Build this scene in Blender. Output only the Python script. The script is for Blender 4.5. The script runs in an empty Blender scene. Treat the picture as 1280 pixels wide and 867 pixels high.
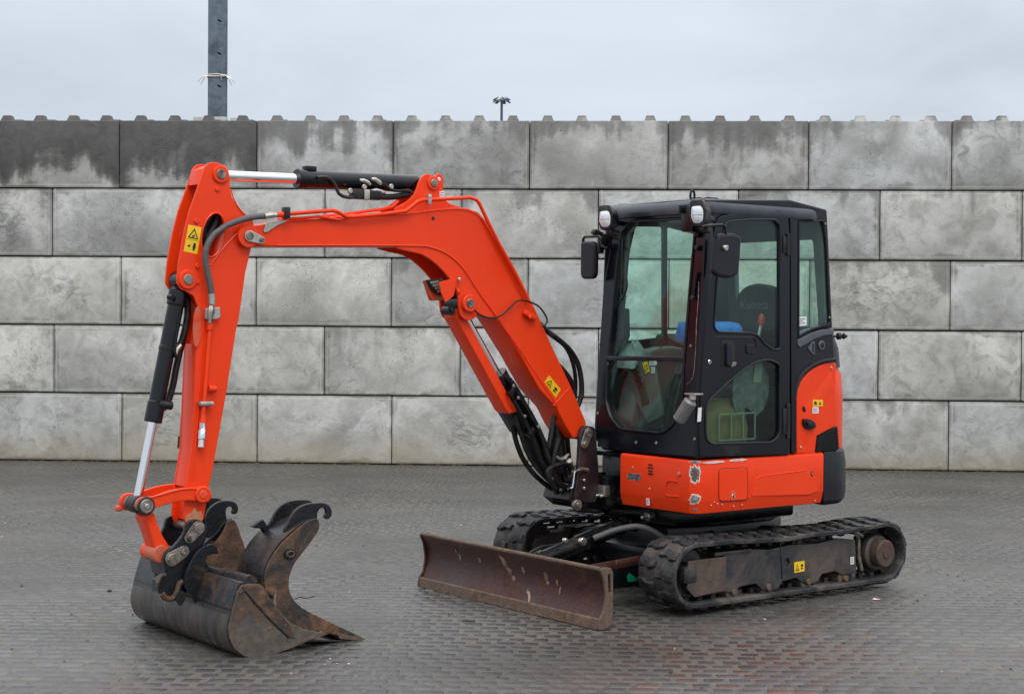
import bpy, bmesh, math, random
from mathutils import Vector, Matrix, Quaternion
import numpy as np
random.seed(7)
S = bpy.context.scene
COL = S.collection

# ------------------------------------------------------------------ camera, sky, sun, exposure
cam_d = bpy.data.cameras.new('camera'); cam = bpy.data.objects.new('camera', cam_d); COL.objects.link(cam)
FPX, PITCH, ROLL, EYE = 2003.75, 0.0161, 0.0070, 1.678
cam_d.sensor_width = 36.0; cam_d.lens = FPX * 36.0 / 1280.0
cam_d.clip_start = 0.1; cam_d.clip_end = 3000
fw = Vector((0, math.cos(PITCH), -math.sin(PITCH))); up = Vector((0, math.sin(PITCH), math.cos(PITCH))); rt = Vector((1, 0, 0))
rt2 = rt*math.cos(ROLL) + up*math.sin(ROLL); up2 = -rt*math.sin(ROLL) + up*math.cos(ROLL)
m = Matrix((rt2, up2, -fw)).transposed().to_4x4(); m.translation = Vector((0, 0, EYE))
cam.matrix_world = m
S.camera = cam
S.view_settings.view_transform = 'Standard'; S.view_settings.look = 'None'
S.view_settings.exposure = 0.14; S.view_settings.gamma = 1.0

SUN_EL, SUN_AZ = math.radians(54), math.radians(163)   # azimuth clockwise from +Y: behind the camera, to its right
w = bpy.data.worlds.new('World'); S.world = w; w.use_nodes = True
nt = w.node_tree; nt.nodes.clear()
def wn(t, **k):
    n = nt.nodes.new(t)
    for a, b in k.items(): setattr(n, a, b)
    return n
out = wn('ShaderNodeOutputWorld')
sky = wn('ShaderNodeTexSky', sky_type='NISHITA', sun_disc=False, sun_elevation=SUN_EL, sun_rotation=SUN_AZ, air_density=1.5, dust_density=4.0)
bg1 = wn('ShaderNodeBackground'); bg1.inputs[1].default_value = 0.06
nt.links.new(sky.outputs[0], bg1.inputs[0])
tc = wn('ShaderNodeTexCoord'); sx = wn('ShaderNodeSeparateXYZ'); nt.links.new(tc.outputs['Generated'], sx.inputs[0])
rmp = wn('ShaderNodeValToRGB'); nt.links.new(sx.outputs[2], rmp.inputs[0])
e = rmp.color_ramp.elements
e[0].position = 0.0; e[0].color = (0.655, 0.735, 0.825, 1); e[1].position = 1.0; e[1].color = (2.05, 2.10, 2.18, 1)
x = e.new(0.07); x.color = (0.655, 0.735, 0.825, 1)
x = e.new(0.16); x.color = (0.62, 0.69, 0.78, 1)
x = e.new(0.32); x.color = (0.88, 0.94, 1.02, 1)
x = e.new(0.6); x.color = (1.45, 1.51, 1.60, 1)
mp = wn('ShaderNodeMapping'); mp.inputs['Scale'].default_value = (1.6, 1.6, 5.0); nt.links.new(tc.outputs['Generated'], mp.inputs[0])
nz = wn('ShaderNodeTexNoise'); nz.inputs['Scale'].default_value = 1.9; nz.inputs['Distortion'].default_value = 0.5; nz.inputs['Detail'].default_value = 6; nz.inputs['Roughness'].default_value = 0.55
nt.links.new(mp.outputs[0], nz.inputs[0])
cr = wn('ShaderNodeMapRange'); cr.inputs[1].default_value = 0.3; cr.inputs[2].default_value = 0.7; cr.inputs[3].default_value = 0.86; cr.inputs[4].default_value = 1.10
nt.links.new(nz.outputs[0], cr.inputs[0])
ml = wn('ShaderNodeVectorMath', operation='SCALE'); nt.links.new(rmp.outputs[0], ml.inputs[0]); nt.links.new(cr.outputs[0], ml.inputs['Scale'])
bg2 = wn('ShaderNodeBackground'); bg2.inputs[1].default_value = 1.0; nt.links.new(ml.outputs[0], bg2.inputs[0])
mx = wn('ShaderNodeMixShader'); mx.inputs[0].default_value = 0.92
nt.links.new(bg1.outputs[0], mx.inputs[1]); nt.links.new(bg2.outputs[0], mx.inputs[2]); nt.links.new(mx.outputs[0], out.inputs[0])

sd = bpy.data.lights.new('sun', 'SUN'); sd.energy = 1.15; sd.angle = math.radians(28); sd.color = (1.0, 0.955, 0.90)
so = bpy.data.objects.new('sun', sd); COL.objects.link(so)
dirv = Vector((math.sin(SUN_AZ)*math.cos(SUN_EL), math.cos(SUN_AZ)*math.cos(SUN_EL), math.sin(SUN_EL)))
so.rotation_euler = dirv.to_track_quat('Z', 'Y').to_euler(); so.location = (5, -15, 20)

# ------------------------------------------------------------------ materials
class NT:
    def __init__(s, name):
        s.m = bpy.data.materials.new(name); s.m.use_nodes = True; s.t = s.m.node_tree; s.t.nodes.clear()
        s.out = s.n('ShaderNodeOutputMaterial'); s.co = s.n('ShaderNodeTexCoord')
    def n(s, t, ins=None, **k):
        x = s.t.nodes.new(t)
        for a, b in k.items(): setattr(x, a, b)
        if ins:
            for a, b in ins.items():
                if isinstance(b, bpy.types.NodeSocket): s.t.links.new(b, x.inputs[a])
                else: x.inputs[a].default_value = b
        return x
    def noise(s, scale, detail=4, rough=.55, dist=0, vec=None, w=None, stretch=None):
        v = vec if vec is not None else s.co.outputs['Object']
        if stretch: v = s.n('ShaderNodeMapping', {0: v, 'Scale': stretch}).outputs[0]
        k = s.n('ShaderNodeTexNoise', {'Vector': v, 'Scale': scale, 'Detail': detail, 'Roughness': rough, 'Distortion': dist}, noise_dimensions='4D' if w is not None else '3D')
        if w is not None: s.t.links.new(w, k.inputs['W'])
        return k.outputs[0]
    def rng(s, v, a, b, c=0., d=1.):
        return s.n('ShaderNodeMapRange', {0: v, 1: a, 2: b, 3: c, 4: d}).outputs[0]
    def mix(s, f, a, b):
        k = s.n('ShaderNodeMix', data_type='RGBA')
        for sock, val in ((k.inputs[0], f), (k.inputs[6], a), (k.inputs[7], b)):
            if isinstance(val, bpy.types.NodeSocket): s.t.links.new(val, sock)
            else: sock.default_value = val if not isinstance(val, tuple) else (*val, 1)[:4]
        return k.outputs[2]
    def math(s, op, a, b=0.5, c=None):
        k = s.n('ShaderNodeMath', operation=op)
        for i, v in enumerate((a, b) if c is None else (a, b, c)):
            if isinstance(v, bpy.types.NodeSocket): s.t.links.new(v, k.inputs[i])
            else: k.inputs[i].default_value = v
        return k.outputs[0]
    def bump(s, h, dist, strength=1.0):
        return s.n('ShaderNodeBump', {'Height': h, 'Distance': dist, 'Strength': strength}).outputs[0]
    def bsdf(s, col, rough=.5, metal=0., normal=None, coat=0., spec=.5, **k):
        b = s.n('ShaderNodeBsdfPrincipled')
        for nm, v in (('Base Color', col), ('Roughness', rough), ('Metallic', metal), ('Coat Weight', coat), ('Specular IOR Level', spec)):
            if isinstance(v, bpy.types.NodeSocket): s.t.links.new(v, b.inputs[nm])
            else: b.inputs[nm].default_value = (*v, 1) if isinstance(v, tuple) else v
        if normal is not None: s.t.links.new(normal, b.inputs['Normal'])
        for a, v in k.items(): b.inputs[a].default_value = v
        s.t.links.new(b.outputs[0], s.out.inputs[0]); return b

def simple(name, col, rough=.5, metal=0., coat=0., var=.15, nscale=9., dirt=None, dirtamt=0., bump=0., bscale=60., spec=.5):
    t = NT(name)
    n1 = t.noise(nscale, 5, .6)
    c2 = tuple(c*(1-var) for c in col); c3 = tuple(min(1, c*(1+var)) for c in col)
    c = t.mix(t.rng(n1, .3, .7), c2, c3)
    r = t.rng(n1, .3, .7, rough*.85, min(1, rough*1.2))
    if dirt:
        n2 = t.noise(nscale*.45, 8, .68, .6)
        f = t.rng(n2, .62-dirtamt*.35, .72-dirtamt*.2)
        c = t.mix(f, c, dirt); r = t.math('MAXIMUM', r, t.math('MULTIPLY', f, .75))
    nm = t.bump(t.noise(bscale, 4, .6), bump) if bump else None
    t.bsdf(c, r, metal, nm, coat, spec)
    return t.m

def orange_paint():
    t = NT('orange_paint')
    n = t.noise(2.2, 4, .6)
    c = t.mix(t.rng(n, .3, .7), (.78, .040, .0045), (.85, .052, .007))
    film = t.rng(t.noise(5, 9, .7, .4),   .6, .85, 0, .16)      # thin road grime
    c = t.mix(film, c, (.42, .10, .05))
    fade = t.rng(t.noise(1.1, 5, .6, .8), .42, .72, 0, .38); c = t.mix(fade, c, (.66, .052, .010))
    drip = t.rng(t.noise(16, 5, .65, .2, stretch=(1, 1, .12)), .60, .78, 0, .22); c = t.mix(drip, c, (.36, .05, .02))
    sc = t.noise(55, 3, .7, 0, stretch=(1, 1, .3)); chip = t.rng(sc, .755, .775)
    c = t.mix(chip, c, (.30, .22, .18))
    r = t.math('ADD', t.rng(n, .3, .7, .22, .36), t.math('ADD', t.math('MULTIPLY', film, .9), t.math('MULTIPLY', fade, .35)))
    t.bsdf(c, r, 0, t.bump(t.noise(14, 3, .5), .0012), coat=.12, spec=.22, **{'Coat Roughness': .10})
    return t.m
def worn_iron(name, base, rust, amt, rough=.5, metal=.0, pale=None, paleamt=.0):
    t = NT(name)
    n = t.noise(5.5, 10, .7, .7); f = t.rng(n, .60-amt*.3, .66-amt*.1)
    c = t.mix(t.rng(t.noise(30, 6, .7), .3, .7), tuple(x*.7 for x in base), tuple(x*1.3 for x in base))
    rc = t.mix(t.rng(t.noise(22, 8, .75), .35, .65), rust, tuple(x*.35 for x in rust))
    c = t.mix(f, c, rc)
    if pale:
        p = t.noise(7, 6, .62, .5, stretch=(1, 1.0, .45)); c = t.mix(t.rng(p, .66-paleamt, .70-paleamt), c, pale)
    r = t.math('ADD', t.math('MULTIPLY', f, .35), rough)
    t.bsdf(c, r, metal, t.bump(t.noise(45, 8, .7), .004), 0)
    return t.m
def streaks():
    t = NT('scraped_bucket_belly')
    n = t.noise(5, 7, .7, .4, stretch=(.25, 2.2, .35)); n2 = t.noise(26, 6, .7, 0, stretch=(.3, 1.6, .3))
    c = t.mix(t.rng(n, .38, .62), (.030, .029, .030), (.125, .092, .066)); c = t.mix(t.rng(n2, .42, .68, 0, .8), c, (.045, .036, .030))
    c = t.mix(t.rng(t.noise(9, 5, .6, .3), .64, .70), c, (.27, .23, .17))
    t.bsdf(c, t.rng(n2, .3, .7, .20, .45), .3, t.bump(n2, .003)); return t.m
def endplate():
    t = NT('weathered_bucket_cheek')
    zz = t.n('ShaderNodeSeparateXYZ', {0: t.co.outputs['Object']})
    n = t.noise(6, 9, .72, .6); n2 = t.noise(24, 8, .72)
    c = t.mix(t.rng(n, .42, .56), (.030, .033, .038), (.13, .075, .045)); c = t.mix(t.rng(n2, .40, .70, 0, .7), c, (.05, .035, .026))
    m_ = t.rng(t.math('ADD', zz.outputs[2], t.math('MULTIPLY', t.math('SUBTRACT', n, .5), .5)), .21, .13)
    c = t.mix(t.math('MULTIPLY', m_, .85), c, t.mix(t.rng(n2, .35, .65), (.135, .115, .092), (.07, .058, .048)))
    c = t.mix(t.rng(t.noise(13, 7, .7, .5), .62, .70, 0, .8), c, (.25, .13, .06))
    t.bsdf(c, t.rng(n2, .3, .7, .34, .62), .12, t.bump(n2, .004)); return t.m
def concrete():
    t = NT('cast_concrete')
    oi = t.n('ShaderNodeObjectInfo'); rnd = oi.outputs['Random']; W = t.math('MULTIPLY', rnd, 57.0)
    wn_ = t.n('ShaderNodeTexWhiteNoise', {'W': W}, noise_dimensions='1D'); rr = t.n('ShaderNodeSeparateColor', {0: wn_.outputs['Color']})
    k1, k2, k3 = rr.outputs[0], rr.outputs[1], rr.outputs[2]      # three independent dice per block
    damp = t.n('ShaderNodeAttribute', attribute_name='damp', attribute_type='OBJECT').outputs['Fac']
    tone = t.n('ShaderNodeAttribute', attribute_name='tone', attribute_type='OBJECT').outputs['Fac']
    big = t.noise(1.3, 4, .55, .5, w=W); mid = t.noise(5.0, 7, .65, .8, w=W); fine = t.noise(55, 6, .7, 0, w=W)
    base_c = t.mix(k1, (.275, .28, .275), (.32, .31, .275)); base_h = t.mix(k1, (.63, .645, .645), (.65, .635, .575))
    c = t.mix(t.rng(big, .32, .68), base_c, base_h)
    c = t.mix(t.math('MULTIPLY', t.rng(mid, .46, .66), t.rng(k2, 0, 1, .3, .95)), c, (.235, .23, .21))
    c = t.mix(t.rng(fine, .35, .75, 0, .30), c, (.25, .245, .225))
    # trowel smears in the middle of some faces
    g = t.n('ShaderNodeSeparateXYZ', {0: t.co.outputs['Generated']})
    gx = t.math('ABSOLUTE', t.math('SUBTRACT', g.outputs[0], .5)); gz = t.math('ABSOLUTE', t.math('SUBTRACT', g.outputs[2], .5))
    cen = t.math('MULTIPLY', t.rng(gx, .42, .2), t.rng(gz, .42, .15))
    sw = t.noise(4.2, 9, .75, 1.5, w=W, stretch=(1, 1, 1.5)); swm = t.math('MULTIPLY', t.rng(sw, .50, .58), t.math('MULTIPLY', cen, t.math('MULTIPLY', t.rng(k3, .62, .95), t.rng(t.noise(1.6, 2, .5, 0, w=W), .42, .56))))
    c = t.mix(t.math('MULTIPLY', swm, .58), c, (.17, .175, .185))
    lb = t.rng(t.noise(2.2, 7, .66, 1.2, w=t.math('ADD', W, 9.)), .54, .72, 0, .6); c = t.mix(t.math('MULTIPLY', lb, t.rng(k2, 1, 0, .3, 1.)), c, (.66, .665, .665))
    # thin pale and dark veins where the mould was wiped
    vn = t.math('ABSOLUTE', t.math('SUBTRACT', t.noise(1.9, 5, .6, 1.6, w=t.math('ADD', W, 4.)), .5)); c = t.mix(t.math('MULTIPLY', t.rng(vn, .010, .0), t.rng(t.noise(1.4, 2, .5, 0, w=W), .5, .6, 0, .55)), c, (.17, .17, .16))
    # pits
    vo = t.n('ShaderNodeTexVoronoi', {'Vector': t.co.outputs['Object'], 'Scale': 30., 'Randomness': 1.}, feature='F1')
    pit = t.math('MULTIPLY', t.rng(vo.outputs['Distance'], .17, .09), t.math('MULTIPLY', t.rng(t.noise(1.9, 3, .5, 0, w=W), .50, .58), t.rng(k3, .75, .35)))
    c = t.mix(t.math('MULTIPLY', pit, .8), c, (.06, .058, .052))
    # form-work border, and an edge highlight painted as a pale line
    wob = t.rng(t.noise(3.5, 5, .65, .5, w=W), .3, .7, -.06, .08)
    rim = t.math('MAXIMUM', t.rng(t.math('ADD', gx, t.math('MULTIPLY', wob, .5)), .462, .488), t.rng(t.math('ADD', gz, wob), .445, .485))
    c = t.mix(t.math('MULTIPLY', rim, t.rng(t.noise(1.8, 3, .6, 0, w=W), .38, .62, .05, .85)), c, (.18, .172, .15))
    line = t.math('MAXIMUM', t.math('MULTIPLY', t.rng(gx, .474, .480), t.rng(gx, .487, .480)), t.math('MULTIPLY', t.rng(gz, .448, .460), t.rng(gz, .474, .462)))
    c = t.mix(t.math('MULTIPLY', line, .45), c, (.64, .63, .60))
    # damp soaked in from the top and the ends, with narrow runs
    zz = g.outputs[2]
    edge = t.math('ADD', t.math('MULTIPLY', t.noise(1.5, 6, .62, .5, w=W), 1.5), t.math('MULTIPLY', t.noise(7, 2, .5, 0, w=W, stretch=(1, 1, .03)), .75))
    lvl = t.math('SUBTRACT', t.math('ADD', t.math('ADD', t.math('MULTIPLY', zz, .85), t.math('MULTIPLY', t.rng(gx, .36, .5), .22)), edge), t.math('SUBTRACT', 2.12, damp))
    wet = t.math('MULTIPLY', t.math('ADD', t.math('MULTIPLY', t.rng(lvl, -.10, .26), .45), t.math('MULTIPLY', t.rng(t.math('ADD', lvl, t.math('MULTIPLY', t.math('SUBTRACT', fine, .5), .25)), -.02, .12), .55)), t.rng(damp, .02, .8, .5, 1.))
    wet = t.math('MULTIPLY', wet, t.rng(damp, .0, .04))
    c = t.mix(t.math('MULTIPLY', wet, .93), c, t.mix(t.rng(mid, .4, .6), (.040, .037, .036), (.070, .065, .062)))
    c = t.n('ShaderNodeHueSaturation', {'Color': c, 'Value': t.rng(tone, -1, 1, .6, 1.4)}).outputs[0]
    gp = t.n('ShaderNodeNewGeometry'); gz2 = t.n('ShaderNodeSeparateXYZ', {0: gp.outputs['Position']}).outputs[2]
    spl = t.math('MULTIPLY', t.rng(t.math('ADD', gz2, t.math('MULTIPLY', t.noise(1.7, 4, .6, 0, vec=gp.outputs['Position']), .6)), .72, .30), .55)
    c = t.mix(spl, c, (.42, .35, .235))
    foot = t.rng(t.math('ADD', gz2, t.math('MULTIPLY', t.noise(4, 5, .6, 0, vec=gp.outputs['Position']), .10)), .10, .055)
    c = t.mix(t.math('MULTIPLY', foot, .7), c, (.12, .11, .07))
    h = t.math('ADD', t.math('MULTIPLY', mid, .5), t.math('ADD', t.math('MULTIPLY', fine, .25), t.math('ADD', t.math('MULTIPLY', pit, -.5), t.math('MULTIPLY', swm, .35))))
    r = t.math('SUBTRACT', .9, t.math('MULTIPLY', wet, .35))
    t.bsdf(c, r, 0, t.bump(h, .014), spec=.35)
    return t.m
def paver_mat():
    t = NT('wet_clay_paver')
    gp = t.n('ShaderNodeNewGeometry'); P = gp.outputs['Position']
    a1 = t.n('ShaderNodeAttribute', attribute_name='hue_mix', attribute_type='GEOMETRY').outputs['Fac']
    a2 = t.n('ShaderNodeAttribute', attribute_name='hue_mix', attribute_type='OBJECT').outputs['Fac']
    a = t.math('ADD', a1, a2)
    cr = t.n('ShaderNodeValToRGB', {0: t.math('MULTIPLY', a, .5)}); e = cr.color_ramp.elements
    e[0].position = 0; e[0].color = (.055, .057, .062, 1); e[1].position = 1.; e[1].color = (.15, .075, .052, 1)
    for p, q in ((.25, (.080, .080, .084)), (.42, (.125, .12, .115)), (.5, (.10, .085, .08)), (.6, (.105, .066, .052))):
        k = e.new(p); k.color = (*q, 1)
    c = cr.outputs[0]
    fine = t.noise(70, 5, .7, vec=P)
    c = t.mix(t.rng(fine, .3, .7, 0, .5), c, (.045, .043, .042))
    ay = t.n('ShaderNodeSeparateXYZ', {0: P})
    wet0 = t.rng(t.noise(.36, 5, .6, .5, vec=P, stretch=(.6, 1.3, 1)), .38, .60)
    film = t.math('MAXIMUM', t.rng(t.noise(.6, 7, .68, .8, vec=P), .48, .66, .10, .85), t.rng(t.noise(7, 6, .7, .3, vec=P), .47, .64, 0, .7))
    c = t.mix(t.math('MULTIPLY', film, t.rng(wet0, 0, 1, 1., .5)), c, (.112, .103, .091))
    far = t.rng(ay.outputs[1], 10.5, 16.)  # pavers darken towards the wall: its reflection put into their colour
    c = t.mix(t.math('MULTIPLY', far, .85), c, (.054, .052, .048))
    stain = t.rng(t.noise(.42, 5, .62, .6, vec=P, stretch=(.7, 1.6, 1)), .36, .64, .50, 1.10)
    c = t.n('ShaderNodeVectorMath', {0: c, 'Scale': stain}, operation='SCALE').outputs[0]
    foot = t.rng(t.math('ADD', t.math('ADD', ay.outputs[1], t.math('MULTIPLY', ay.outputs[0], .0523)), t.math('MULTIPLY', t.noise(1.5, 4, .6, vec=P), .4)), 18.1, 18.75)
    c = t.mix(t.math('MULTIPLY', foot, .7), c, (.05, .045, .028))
    wet = wet0
    r0 = t.rng(fine, .3, .7, .27, .40)
    r = t.math('ADD', r0, t.math('ADD', t.math('MULTIPLY', film, .14), t.math('MULTIPLY', wet, -.16)))
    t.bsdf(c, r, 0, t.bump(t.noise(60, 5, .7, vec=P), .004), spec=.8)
    return t.m
def sand_mat():
    t = NT('joint_sand')
    P = t.n('ShaderNodeNewGeometry').outputs['Position']
    c = t.mix(t.rng(t.noise(40, 6, .7, vec=P), .3, .7), (.078, .070, .061), (.15, .136, .116))
    c = t.mix(t.rng(t.noise(.6, 5, .6, .5, vec=P), .42, .6, 0, .8), c, (.055, .052, .048))
    t.bsdf(c, t.rng(t.noise(.36, 5, .6, .5, vec=P, stretch=(.6, 1.3, 1)), .38, .60, .50, .22), 0, t.bump(t.noise(80, 5, .7, vec=P), .006))
    return t.m
def glass_mat(name, tint, gloss=.9, dust=.02, wiper=False):
    t = NT(name)
    tr = t.n('ShaderNodeBsdfTransparent', {0: (*tint, 1)})
    gl = t.n('ShaderNodeBsdfGlossy', {0: (.95, 1, .98, 1), 'Roughness': .03})
    ge = t.n('ShaderNodeNewGeometry'); dt = t.n('ShaderNodeVectorMath', {0: ge.outputs['Incoming'], 1: ge.outputs['Normal']}, operation='DOT_PRODUCT')
    om = t.math('SUBTRACT', 1.0, t.math('ABSOLUTE', dt.outputs['Value'], 0.))      # Schlick, same from either side of the pane
    fr = t.math('MULTIPLY_ADD', t.math('POWER', om, 5.), .96, .04)
    sm = t.rng(t.noise(3.5, 6, .6, .8), .5, .8, 0, .012)        # faint smears
    f = t.math('ADD', t.math('MULTIPLY', fr, gloss), sm)
    mxs = t.n('ShaderNodeMixShader', {0: f, 1: tr.outputs[0], 2: gl.outputs[0]})
    d = t.rng(t.noise(2.4, 7, .65, .6), .3, .75, dust*.4, dust*1.7)
    if wiper:      # cleaner sector swept by the wiper, dusty outside it
        vm = t.n('ShaderNodeVectorMath', {0: t.co.outputs['Object'], 1: (.74, -.06, 1.50)}, operation='DISTANCE')
        arc = t.rng(t.math('ADD', vm.outputs['Value'], t.math('MULTIPLY', t.noise(9, 3, .5), .02)), .395, .385)
        d = t.math('MULTIPLY', d, t.rng(arc, 0, 1, 1.7, .5))
    df = t.n('ShaderNodeBsdfDiffuse', {0: (.55, .62, .56, 1)})
    mx2 = t.n('ShaderNodeMixShader', {0: d, 1: mxs.outputs[0], 2: df.outputs[0]})
    t.t.links.new(mx2.outputs[0], t.out.inputs[0]); return t.m
M = {}
M['orange'] = orange_paint()
M['cab'] = simple('blue_black_cab_paint', (.0038, .0045, .008), .22, 0, .0, .25, 4, (.014, .014, .015), .12, spec=.38)
M['cab_matt'] = simple('dark_grey_plastic', (.0085, .0098, .0145), .36, 0, 0, .2, 8, (.022, .022, .024), .12, spec=.34)
M['trim'] = simple('grey_trim', (.075, .08, .095), .45, 0, 0, .15, 8)
M['black'] = simple('black_steel_paint', (.0035, .004, .0055), .28, 0, 0, .3, 10, (.035, .029, .024), .22, spec=.36)
M['hose'] = simple('black_hose_rubber', (.006, .006, .007), .42, 0, 0, .3, 15, (.03, .028, .026), .3, spec=.35)
M['greyhose'] = simple('grey_braided_hose', (.085, .078, .078), .5, 0, 0, .2, 30, None, 0, .002, 250)
M['plum'] = simple('primer_brown_steel', (.018, .011, .014), .42, 0, .1, .3, 8, (.05, .04, .04), .35)
M['cylblack'] = simple('glossy_black_cylinder_paint', (.0025, .003, .005), .17, 0, 0, .2, 6, (.012, .012, .012), .1, spec=.42)
M['chrome'] = simple('chromed_rod', (.82, .82, .83), .10, 1., 0, .03)
M['zinc'] = simple('zinc_plated_steel', (.50, .47, .42), .36, .9, 0, .2, 30)
M['pin'] = simple('greasy_steel_pin', (.28, .25, .22), .45, .7, 0, .35, 30, (.09, .06, .04), .4)
M['rubber'] = simple('dusty_track_rubber', (.014, .014, .016), .55, 0, 0, .35, 8, (.085, .074, .064), .45, .006, 45, spec=.4)
M['frame'] = simple('track_frame_paint', (.020, .022, .027), .42, 0, 0, .4, 7, (.085, .064, .052), .55, .003, 40)
M['rusthub'] = worn_iron('rusty_hub', (.065, .042, .034), (.10, .052, .036), .7, .5)
M['blade'] = worn_iron('rusty_blade_steel', (.046, .015, .013), (.105, .036, .022), .40, .30, .15, (.34, .25, .17), .030)
M['edge'] = worn_iron('scraped_edge_steel', (.11, .075, .06), (.20, .13, .085), .8, .5, .2)
M['bucket'] = worn_iron('worn_bucket_steel', (.026, .027, .031), (.115, .070, .044), .36, .18, .45)
M['bucketdark'] = worn_iron('dark_bucket_steel', (.012, .013, .016), (.06, .036, .025), .08, .20, .3)
M['bucketrust'] = worn_iron('muddy_rusty_bucket', (.036, .030, .028), (.21, .105, .055), .62, .34, .2, (.30, .23, .16), .03)
M['yellow'] = simple('yellow_label', (.80, .50, .01), .4, 0, 0, .08)
M['white'] = simple('white_label', (.72, .72, .74), .4, 0, 0, .1, 20)
M['blackprint'] = simple('black_print', (.008, .008, .008), .5)
M['lamp'] = simple('lamp_lens', (.70, .72, .74), .22, .45, 0, .12, 60)
M['glass'] = glass_mat('green_cab_glass', (.865, .985, .945), .45, .012, True)
M['glass_side'] = glass_mat('tinted_side_glass', (.86, .965, .925), .55, .004)
M['seat'] = simple('black_seat_cloth', (.008, .008, .010), .7, 0, 0, .2, 30, spec=.3)
M['roof'] = simple('cab_roof_paint', (.020, .024, .036), .30, 0, .1, .2, 3, (.05, .055, .065), .3, spec=.45)
M['interior'] = simple('grey_cab_console', (.075, .088, .092), .5, 0, 0, .12)
M['paper'] = simple('grey_crumpled_plastic', (.26, .30, .29), .35, 0, 0, .2, 20, None, 0, .01, 25)
M['framebrown'] = simple('rusty_brown_cover', (.060, .042, .036), .5, .1, 0, .45, 12, (.11, .075, .055), .6, .003, 50)
M['redplastic'] = simple('red_plastic', (.50, .02, .015), .35)
M['blue'] = simple('blue_cloth', (.02, .17, .55), .6, 0, 0, .15, 20, None, 0, .01, 20)
M['mustard'] = simple('mustard_canvas', (.085, .065, .018), .8, 0, 0, .3, 12)
M['cream'] = simple('pale_wire', (.12, .14, .105), .5)
M['galv'] = simple('galvanised_post_steel', (.115, .15, .185), .5, .35, 0, .25, 14, (.07, .09, .11), .4)
M['mast'] = simple('far_mast_paint', (.06, .085, .11), .6)
M['mirror'] = simple('mirror_shell', (.008, .009, .013), .42, 0, 0, .2, spec=.35)
M['scrape'] = simple('bare_scraped_metal', (.25, .25, .25), .55, .3, 0, .5, 60, (.10, .07, .06), .5, .003, 90)
M['filler'] = simple('old_white_paint_rim', (.62, .52, .46), .6, 0, 0, .3, 50)
M['green'] = simple('green_paint', (.0, .16, .085), .45)
M['orangedull'] = simple('orange_cover_scuffed', (.66, .06, .016), .45, 0, 0, .2, 14, (.38, .14, .08), .5)
M['greymetal'] = simple('grey_zinc_casting', (.17, .165, .165), .45, .3, 0, .15, 20)
M['sleeve'] = simple('clear_plastic_sleeve', (.05, .06, .057), .25, 0, 0, .5, 25)
M['tanpatch'] = simple('rubbed_primer', (.42, .27, .14), .6, 0, 0, .3, 25, (.55, .10, .04), .5)
M['drymud'] = simple('dry_tan_mud', (.25, .17, .12), .8, 0, 0, .35, 30, (.12, .07, .05), .5, .004, 70)
M['mud'] = simple('dried_mud_on_steel', (.13, .105, .08), .7, 0, 0, .45, 14, (.05, .045, .042), .6, .004, 50)
M['streak'] = streaks(); M['endplate'] = endplate()
M['soil'] = simple('dark_soil', (.06, .052, .038), .9, 0, 0, .5, 30, None, 0, .01, 60)
M['concrete'] = concrete()
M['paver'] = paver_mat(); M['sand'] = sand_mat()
M['grime'] = simple('oily_grime', (.02, .015, .012), .5, 0, 0, .4, 30)
M['bark'] = simple('pale_timber', (.42, .42, .38), .8, 0, 0, .2, 10)

# ------------------------------------------------------------------ geometry helpers (all return (verts, faces))
def join(*gs):
    V, F = [], []
    for v, f in gs:
        n = len(V); V += [tuple(p) for p in v]; F += [tuple(i+n for i in q) for q in f]
    return V, F
def xf(g, mat):
    return [tuple(mat @ Vector(p)) for p in g[0]], g[1]
def shear_u(g, k, z0):
    return [(p[0]-k*(p[2]-z0), p[1], p[2]) for p in g[0]], g[1]
def rnd(pts, r, n=4):
    o = []; N = len(pts)
    for i in range(N):
        p = Vector(pts[i]); a = Vector(pts[i-1]); b = Vector(pts[(i+1) % N])
        la, lb = (a-p).length, (b-p).length
        rr = r[i] if isinstance(r, (list, tuple)) else r
        if rr <= 0: o.append(tuple(p)); continue
        d = min(rr, la*.48, lb*.48); A = p+(a-p)*(d/la); B = p+(b-p)*(d/lb)
        for k in range(n+1):
            t = k/n; q = A*(1-t)**2 + p*2*t*(1-t) + B*t*t; o.append(tuple(q))
    return o
def smooth(pts, n=5, closed=True):
    P = [Vector(p) for p in pts]; N = len(P); o = []
    rngi = range(N) if closed else range(N-1)
    for i in rngi:
        p1, p2 = P[i], P[(i+1) % N]
        p0 = P[i-1] if (closed or i > 0) else p1*2-p2
        p3 = P[(i+2) % N] if (closed or i+2 < N) else p2*2-p1
        for k in range(n):
            t = k/n
            o.append(tuple(.5*((2*p1)+(p2-p0)*t+(2*p0-5*p1+4*p2-p3)*t*t+(3*p1-p0-3*p2+p3)*t**3)))
    if not closed: o.append(tuple(P[-1]))
    return o
def circ(c, r, n=20, ry=None, rot=0.):
    ry = ry or r; o = []
    for k in range(n):
        a = 2*math.pi*k/n; x, y = r*math.cos(a), ry*math.sin(a)
        o.append((c[0]+x*math.cos(rot)-y*math.sin(rot), c[1]+x*math.sin(rot)+y*math.cos(rot)))
    return o
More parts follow.
